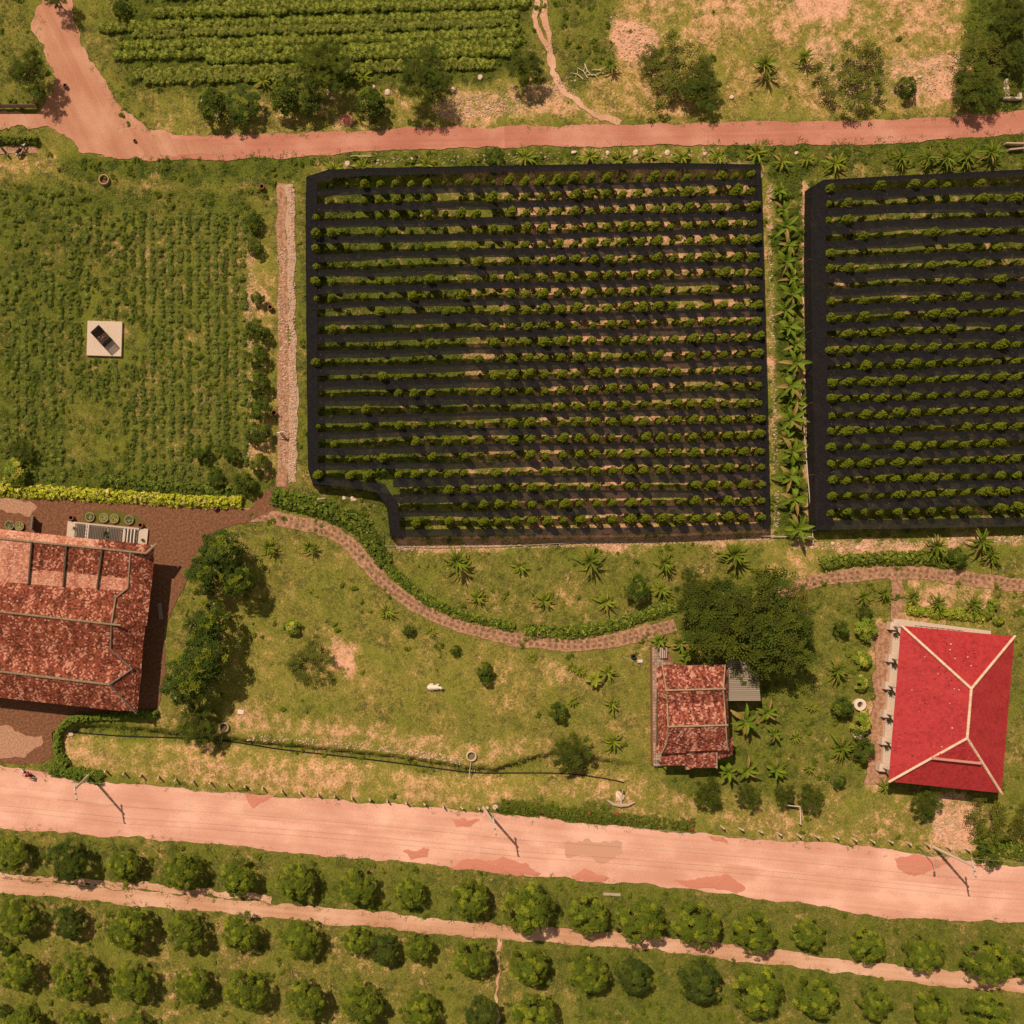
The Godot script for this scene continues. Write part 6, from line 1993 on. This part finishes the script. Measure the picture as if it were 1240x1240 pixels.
	for i in 7:
		var p := on(425 + i * 4.0, 190.5 - i * 0.15)
		part("post", post_mesh(0.55, 0.035, Color(0.62, 0.50, 0.38)), M.plain, wf).position = p
	for y in [0.12, 0.5]:
		var sm := MB.new()
		sm.tube([on(424, 190.5) + Vector3(0, y, 0), on(450, 189.5) + Vector3(0, y, 0)], [0.045, 0.045], 6, Color(0.62, 0.50, 0.38))
		part("rail", sm.mesh(), M.plain, wf)
	pipe_on_stakes("water_pipe", "white water pipe along the edge of the second net field", "pipe", v2([968, 475, 971, 510, 975, 560, 979, 610, 983, 658]), 0.5, 0.05, Color(0.62, 0.52, 0.42))
	pipe_on_stakes("water_pipe", "white water pipe crossing below the broad-leaved strip", "pipe", v2([918, 649, 940, 649.5, 960, 650, 982, 650]), 0.45, 0.05, Color(0.62, 0.52, 0.42))
	pipe_on_stakes("water_pipe", "thin grey pipe along the foot of the first net field", "pipe", v2([464, 645, 464, 661, 520, 663, 600, 662, 700, 657, 800, 655, 860, 652]), 0.2, 0.035, Color(0.4, 0.34, 0.27))
	pipe_on_stakes("bamboo_pole", "short pale pole lying beside the notched net corner", "pole", v2([379, 604, 394, 603.5]), 0.3, 0.05, Color(0.6, 0.48, 0.36))
	# lying cow, standing person
	var cow := thing("cow", "white cow lying on the open lawn", "cow", on(526, 832.5, 0.4), 0.02)
	var cm := MB.new()
	var cb := [[Vector3(-0.55, 0.32, 0), Vector3(0.3, 0.36, 0), 0.30, 0.30], [Vector3(-0.6, 0.3, 0.08), Vector3(-0.45, 0.2, 0.22), 0.2, 0.18], [Vector3(-0.6, 0.3, -0.08), Vector3(-0.45, 0.2, -0.22), 0.2, 0.18], [Vector3(0.28, 0.5, 0), Vector3(0.4, 0.52, 0), 0.14, 0.12], [Vector3(0.35, 0.42, 0), Vector3(0.78, 0.62, 0.06), 0.19, 0.12], [Vector3(0.78, 0.64, 0.06), Vector3(1.1, 0.5, 0.12), 0.115, 0.07]]
	for s in [-1.0, 1.0]:
		cb.append([Vector3(0.32, 0.2, 0.2 * s), Vector3(0.58, 0.1, 0.3 * s), 0.1, 0.065])
		cb.append([Vector3(0.58, 0.1, 0.3 * s), Vector3(0.28, 0.05, 0.34 * s), 0.06, 0.045])
		cb.append([Vector3(-0.42, 0.22, 0.28 * s), Vector3(-0.12, 0.1, 0.38 * s), 0.13, 0.07])
		cb.append([Vector3(-0.12, 0.1, 0.38 * s), Vector3(-0.42, 0.05, 0.42 * s), 0.06, 0.045])
		cb.append([Vector3(0.8, 0.7, 0.06 + 0.1 * s), Vector3(0.76, 0.7, 0.06 + 0.26 * s), 0.045, 0.03])
	cb.append([Vector3(-0.82, 0.36, 0), Vector3(-0.92, 0.1, 0.08), 0.04, 0.025])
	body_mesh(cm, cb, 0.035, 0.08, func(p): return Color(0.16, 0.11, 0.09) if p.x > 1.08 else Color(0.78, 0.64, 0.53))
	part("body", cm.mesh(), M.plain, cow)
	for s in [-1.0, 1.0]:
		var hm := MB.new()
		hm.tube([Vector3(0.82, 0.74, 0.06 + 0.07 * s), Vector3(0.8, 0.86, 0.06 + 0.13 * s), Vector3(0.86, 0.93, 0.06 + 0.13 * s)], [0.03, 0.02, 0.006], 6, Color(0.2, 0.16, 0.12))
		part("horn", hm.mesh(), M.plain, cow)
	var man := thing("person", "person in a pale shirt standing with arms out beside the gravel strip", "person", on(340.5, 525), 0.15)
	var mm := MB.new()
	var skin := Color(0.32, 0.19, 0.12)
	var pb := [[Vector3(0, 0.95, 0), Vector3(0, 1.3, 0), 0.125, 0.14], [Vector3(-0.13, 1.37, 0), Vector3(0.13, 1.37, 0), 0.08, 0.08], [Vector3(0, 1.4, 0), Vector3(0, 1.5, 0.01), 0.06, 0.055], [Vector3(0, 1.57, 0.01), Vector3(0, 1.64, 0.0), 0.085, 0.09]]
	for s in [-1.0, 1.0]:
		pb.append([Vector3(0.17 * s, 1.38, 0), Vector3(0.40 * s, 1.28, -0.05), 0.07, 0.055])
		pb.append([Vector3(0.40 * s, 1.28, -0.05), Vector3(0.58 * s, 1.12, -0.02), 0.052, 0.036])
		pb.append([Vector3(0.09 * s, 0.92, 0), Vector3(0.11 * s, 0.5, 0.03), 0.09, 0.06])
		pb.append([Vector3(0.11 * s, 0.5, 0.03), Vector3(0.12 * s, 0.08, 0), 0.06, 0.042])
		pb.append([Vector3(0.12 * s, 0.05, 0), Vector3(0.13 * s, 0.04, 0.15), 0.045, 0.035])
	pb.append([Vector3(0, 1.56, 0.1), Vector3(0, 1.54, 0.115), 0.018, 0.014])
	body_mesh(mm, pb, 0.022, 0.04, func(p):
		if p.y > 1.47: return Color(0.62, 0.48, 0.34) if (p.y > 1.6 or p.z < -0.02) else skin
		if absf(p.x) > 0.5: return skin
		if p.y > 0.88: return Color(0.76, 0.62, 0.51)
		return Color(0.10, 0.09, 0.09) if p.y > 0.09 else Color(0.05, 0.04, 0.03))
	for s in [-1.0, 1.0]: fingers(mm, Vector3(0.58 * s, 1.12, -0.02), Vector3(0.7 * s, -0.7, 0).normalized(), Vector3(0, 0, s), skin)
	part("body", mm.mesh(), M.plain, man)
	# scattered small things
	var wb := MB.new()
	wb.box(Vector3(0, 0.06, 0), Vector3(0.75, 0.14, 0.55), Color(0.72, 0.56, 0.45), Basis(Vector3.UP, -0.1), 0.02)
	solo("cover_slab", wb.mesh(), M.plain, "small white cover slab on the lawn near the broadleaf trees", "slab", on(291.5, 862))
	var gl := thing("garden_lamp", "small white lamp box with a cable on the grass by the small house", "lamp", on(674, 800))
	var g1 := MB.new()
	g1.box(Vector3(0.1, 0.12, 0.05), Vector3(0.6, 0.24, 0.38), Color(0.62, 0.55, 0.5), Basis.IDENTITY, 0.03)
	part("case", g1.mesh(), M.plain, gl)
	var g2 := MB.new()
	g2.tube([Vector3(-0.1, 0.1, 0), Vector3(-1.0, 0.06, -0.05), Vector3(-2.0, 0.06, -0.5)], [0.03, 0.03, 0.03], 5, Color(0.6, 0.5, 0.38))
	part("cable", g2.mesh(), M.plain, gl)
	jar("black pot beside the small white lamp box", on(767, 795, 0.3), 0.3, Color(0.03, 0.03, 0.03), "plant_pot")
	gl.position = on(774, 800)
	for q in [[705, 88], [712, 86], [720, 90], [698, 92], [726, 84]]:
		var o := thing("dead_branch", "bleached dead branch lying above the wheel ruts", "branch", on(q[0], q[1]), rr(0, TAU), "dead branches above the upper road")
		var bm := MB.new()
		bm.tube([Vector3(-0.9, 0.12, 0), Vector3(0, 0.25, 0.15), Vector3(0.8, 0.3, -0.1)], [0.09, 0.07, 0.03], 6, Color(0.56, 0.45, 0.30))
		bm.tube([Vector3(0, 0.25, 0.15), Vector3(0.3, 0.35, 0.7)], [0.05, 0.02], 5, Color(0.56, 0.45, 0.30))
		part("wood", bm.mesh(), M.plain, o)
	var stones := [[243, 122], [248, 130], [262, 138], [395, 112], [402, 118], [440, 112], [452, 105], [470, 110], [580, 92], [548, 108], [590, 130], [885, 118], [1112, 92], [1160, 72], [1218, 108], [420, 199], [500, 194], [695, 186], [735, 186], [770, 186], [810, 186], [852, 186], [965, 185], [425, 604], [418, 602], [430, 606], [950, 722], [985, 662], [1010, 660], [1040, 662], [590, 978], [1010, 945], [600, 976], [84, 891], [1125, 958]]
	for s in stones:
		var zone := "in the grass around the houses"
		if s[1] < 150: zone = "on the dry ground above the upper road"
		elif s[1] < 210: zone = "on the verge between upper road and nets"
		elif s[1] < 670: zone = "at the foot of the net fields"
		rock("field_stone", "pale rough stone lying " + zone, on(s[0] + rr(-2, 2), s[1] + rr(-2, 2)), Vector3(rr(0.18, 0.4), rr(0.1, 0.2), rr(0.18, 0.4)), Color(0.64, 0.46, 0.34), "pale stones " + zone)
	var mo := MB.new()
	var f := FastNoiseLite.new(); f.seed = 3; f.frequency = 0.6
	solo("earth_mound", mound(outline(v2([412, 140, 420, 136, 428, 140, 428, 150, 420, 153, 412, 150]), 0.1, 70, 0.3), -0.05, 0.6, f), M.damp, "small round red earth mound above the upper road", "mound")

func potted(label: String, p: Vector3, s: float, group := "") -> void:
	var o := thing("potted_plant", label, "plant", p, rr(0, TAU), group)
	var mb := MB.new()
	mb.lathe(Vector3.ZERO, [Vector2(0.0, 0.0), Vector2(s * 0.35, 0.0), Vector2(s * 0.5, s * 0.7), Vector2(s * 0.42, s * 0.7), Vector2(0.0, s * 0.6)], 12, Color(0.05, 0.045, 0.04))
	part("pot", mb.mesh(), M.plain, o)
	var lm := MB.new()
	for i in 12:
		var t := TAU * i / 12 + rr(-0.2, 0.2)
		lm.blade(Vector3(0, s * 0.6, 0), Vector3(cos(t), 0, sin(t)), s * rr(0.9, 1.4), s * 0.2, rr(0.4, 1.2), 1.2, 4, vary(Color(0.05, 0.06, 0.02), 0.3))
	part("leaves", lm.mesh(), M.leaf, o)

# loose pale stones where the photograph shows stony edges
func pebbles() -> void:
	var meshes := []
	for v in 2:
		var mb := MB.new()
		var n := 6
		for i in n:
			var a0 := TAU * i / n; var a1 := TAU * (i + 1) / n
			var p0 := Vector3(cos(a0), 0, sin(a0)) * 0.11; var p1 := Vector3(cos(a1), 0, sin(a1)) * 0.11
			var q0 := p0 * 0.65 + Vector3(0, 0.075, 0.01 * v); var q1 := p1 * 0.65 + Vector3(0, 0.075, 0.01 * v)
			mb.quad(p0, p1, q1, q0, Color.WHITE, p0 + p1)
			mb.tri(q0, q1, Vector3(0.01, 0.1, 0), Color.WHITE, Vector3.UP)
		meshes.append(mb.mesh())
	var bands := [[[352, 224, 354, 420, 355, 500, 354, 582], 4.0, 1500, "gravel strip beside the net field"], [[341, 300, 343, 420, 343, 560], 5.0, 500, "brown strip beside the gravel"], [[932, 225, 936, 420, 941, 640], 3.0, 420, "stony edge of the first net field"], [[978, 230, 978, 420, 983, 630], 3.5, 420, "stony edge of the second net field"], [[480, 663, 640, 660, 800, 655, 935, 650], 4.0, 900, "stony line below the first net field"], [[960, 662, 1100, 658, 1240, 652], 4.0, 450, "stony line below the second net field"], [[540, 132, 600, 125, 690, 105], 14.0, 700, "stony bank above the upper road"], [[755, 40, 780, 55], 22.0, 260, "sandy patch above the upper road"], [[985, 90, 1060, 100, 1150, 85], 24.0, 900, "stony ground above the upper road"], [[1140, 975, 1150, 1015], 18.0, 260, "bare ground below the red roof"], [[303, 300, 303, 420, 303, 560], 3.0, 260, "stony line beside the crop columns"], [[300, 893, 450, 905, 560, 922], 4.0, 350, "crumbled edge of the cut bank"], [[450, 196, 640, 190, 880, 184], 5.0, 260, "stony verge above the first net field"]]
	for b in bands:
		var l := smooth_line(v2(b[0]), 6)
		var mm := MultiMesh.new()
		mm.transform_format = MultiMesh.TRANSFORM_3D
		mm.use_colors = true
		mm.mesh = meshes[b[2] % 2]
		mm.instance_count = b[2]
		for i in b[2]:
			var t := rng.randf() * (l.size() - 1.001)
			var k := int(t)
			var q: Vector2 = l[k].lerp(l[k + 1], t - k) + Vector2(rr(-1, 1), rr(-1, 1)) * b[1]
			var p := on(q.x, q.y)
			if q.x > 334 and q.x < 360 and q.y > 222 and q.y < 586: p.y = 0.0
			var s := rr(0.4, 1.5)
			mm.set_instance_transform(i, Transform3D(Basis(Vector3.UP, rr(0, TAU)).scaled(Vector3(s, s * rr(0.5, 1.0), s * rr(0.6, 1.0))), p))
			mm.set_instance_color(i, vary(Color(0.62, 0.42, 0.30).lerp(Color(0.34, 0.22, 0.14), rng.randf() * 0.8), 0.2))
		var o := MultiMeshInstance3D.new()
		o.name = numbered("gravel")
		o.multimesh = mm
		o.material_override = M.plain
		add_child(o, true)
		metas(o, "loose pale stones on the " + b[3], "gravel", "", "stuff")

# short grass and straw standing on the turf, thick where the ground is lush, none on bare soil, roads or under roofs
func grass_tufts() -> void:
	var keep_off := []
	for a in [
		[-130, 908, 60, 941, 300, 965, 600, 989, 900, 1018, 1370, 1065, 1370, 1125, 1240, 1114, 1060, 1106, 600, 1052, 300, 1024, -130, 987],
		[150, 162, 260, 168, 650, 156, 1100, 148, 1370, 125, 1370, 146, 1150, 165, 800, 173, 420, 182, 180, 190, 60, 190, 50, 155, -130, 154, -130, 134, 50, 134, 60, 110, 50, 40, 55, -130, 88, -130, 95, 50],
		[-130, 596, 250, 610, 350, 588, 330, 618, 262, 640, 198, 760, 200, 860, 64, 890, 50, 928, -130, 912],
		[-130, 1056, 0, 1066, 300, 1094, 600, 1121, 830, 1139, 1240, 1188, 1370, 1202, 1370, 1218, 1240, 1203, 830, 1153, 600, 1135, 300, 1107, 0, 1079, -130, 1069],
		[1075, 745, 1205, 760, 1195, 945, 1065, 940], [788, 782, 885, 782, 888, 930, 788, 930],
		[336, 220, 358, 220, 360, 588, 336, 590], [102, 385, 152, 385, 152, 436, 102, 436],
	]:
		keep_off.append(PackedVector2Array(v2(a)))
	var mbs := []
	for v in 3:
		var mb := MB.new()
		for i in 9:
			var t := rr(0, TAU); var d := Vector3(cos(t), 0, sin(t))
			mb.blade(d * rr(0.0, 0.06) + Vector3(rr(-0.1, 0.1), 0, rr(-0.1, 0.1)), d, rr(0.18, 0.34), 0.045, rr(0.5, 1.3), rr(0.6, 1.6), 3, vary(Color.WHITE * 0.9, 0.2), 0.2)
		mbs.append(mb.mesh())
	var found := [[], [], []]
	var clump := FastNoiseLite.new(); clump.seed = 77; clump.frequency = 0.03; clump.fractal_octaves = 3
	var tries := 0
	while tries < 190000:
		tries += 1
		var q := Vector2(rr(-90, 1330), rr(-90, 1330))
		var w := q + Vector2(clump.get_noise_2d(q.x * 6.0, q.y * 6.0), clump.get_noise_2d(q.y * 6.0, q.x * 6.0)) * 9.0
		var cell := field_map.get_pixel(clampi(int((q.x + 130) / 5), 0, 299), clampi(int((q.y + 130) / 5), 0, 299))
		var g := clump.get_noise_2d(q.x, q.y)
		if rng.randf() > 0.62 - cell.g * 0.75 + g * 0.9: continue
		var skip := false
		for k in keep_off:
			if Geometry2D.is_point_in_polygon(w, k):
				skip = true
				break
		if skip: continue
		var p := Vector3((q.x - 620) * PX, 0, (q.y - 620) * PX)
		p.y = gh(p.x, p.z) - 0.01
		var green := Color(0.172, 0.190, 0.020).lerp(Color(0.065, 0.108, 0.008), clampf(cell.b + g, 0.0, 1.0))
		var col := green.lerp(Color(0.40, 0.29, 0.10), clampf(cell.r * cell.r * 1.2 + rr(-0.15, 0.15), 0.0, 0.8))
		found[tries % 3].append([p, rr(0.6, 1.3) * (0.75 + cell.b * 0.7), vary(col, 0.25)])
	for v in 3:
		var mm := MultiMesh.new()
		mm.transform_format = MultiMesh.TRANSFORM_3D
		mm.use_colors = true
		mm.mesh = mbs[v]
		mm.instance_count = found[v].size()
		for i in found[v].size():
			var e: Array = found[v][i]
			mm.set_instance_transform(i, Transform3D(Basis(Vector3.UP, rr(0, TAU)).scaled(Vector3(e[1], e[1] * 0.8, e[1])), e[0]))
			mm.set_instance_color(i, e[2])
		var o := MultiMeshInstance3D.new()
		o.name = numbered("grass")
		o.multimesh = mm
		o.material_override = M.leaf
		add_child(o, true)
		metas(o, "short olive and straw coloured grass over the turf", "grass", "grass", "stuff")

# leafy weeds that stand out brighter or darker than the turf
func weeds() -> void:
	var off := [PackedVector2Array(v2([-130, 905, 60, 935, 600, 984, 1370, 1062, 1370, 1130, 1060, 1112, 600, 1057, -130, 992])), PackedVector2Array(v2([150, 158, 650, 151, 1100, 143, 1370, 120, 1370, 150, 1150, 170, 420, 187, 60, 190, 40, 40, 55, -130, 88, -130])), PackedVector2Array(v2([-130, 596, 350, 588, 262, 640, 198, 760, 200, 860, 64, 890, 50, 928, -130, 912])), PackedVector2Array(v2([1065, 745, 1215, 760, 1205, 950, 1060, 945])), PackedVector2Array(v2([788, 782, 888, 782, 888, 930, 788, 930])), PackedVector2Array(v2([334, 220, 360, 220, 360, 588, 334, 590])), PackedVector2Array(v2([102, 385, 152, 385, 152, 436, 102, 436]))]
	var mesh := []
	for k in 2:
		mesh.append(crown_mesh(Vector3(0.2, 0.1, 0.2), 0.12, 6, 3, 0.1, 0.2, 0.075, Color(0.9, 1.0, 0.9), Color(1.3, 1.3, 1.2), 0.3, 0.6))
	var clump := FastNoiseLite.new(); clump.seed = 177; clump.frequency = 0.022; clump.fractal_octaves = 3
	var found := [[], []]
	var trk := v2([-130, 1062, 0, 1072, 100, 1081, 300, 1100, 450, 1113, 600, 1128, 720, 1136, 830, 1146, 1000, 1167, 1120, 1182, 1240, 1195, 1370, 1210])
	for i in 26000:
		var q := Vector2(rr(-60, 1300), rr(-60, 1300))
		var cell := field_map.get_pixel(clampi(int((q.x + 130) / 5), 0, 299), clampi(int((q.y + 130) / 5), 0, 299))
		var g := clump.get_noise_2d(q.x, q.y)
		if rng.randf() > (cell.b - 0.33) * 0.9 + g * 0.6: continue
		var skip := false
		for k in off:
			if Geometry2D.is_point_in_polygon(q, k): skip = true
		if skip: continue
		if absf(q.y - poly_y(trk, q.x)) < 10.0: continue
		found[i % 2].append([on(q.x, q.y), rr(0.4, 1.3), vary(Color(0.115, 0.15, 0.008).lerp(Color(0.18, 0.20, 0.012), rng.randf() * (0.5 + g)), 0.2)])
	for v in 2:
		var mm := MultiMesh.new()
		mm.transform_format = MultiMesh.TRANSFORM_3D
		mm.use_colors = true
		mm.mesh = mesh[v]
		mm.instance_count = found[v].size()
		for i in found[v].size():
			var e: Array = found[v][i]
			mm.set_instance_transform(i, Transform3D(Basis(Vector3.UP, rr(0, TAU)).scaled(Vector3(e[1], e[1], e[1])), e[0]))
			mm.set_instance_color(i, e[2])
		var o := MultiMeshInstance3D.new()
		o.name = numbered("weed")
		o.multimesh = mm
		o.material_override = M.leaf
		add_child(o, true)
		metas(o, "low leafy weeds growing through the turf", "weeds", "weeds", "stuff")
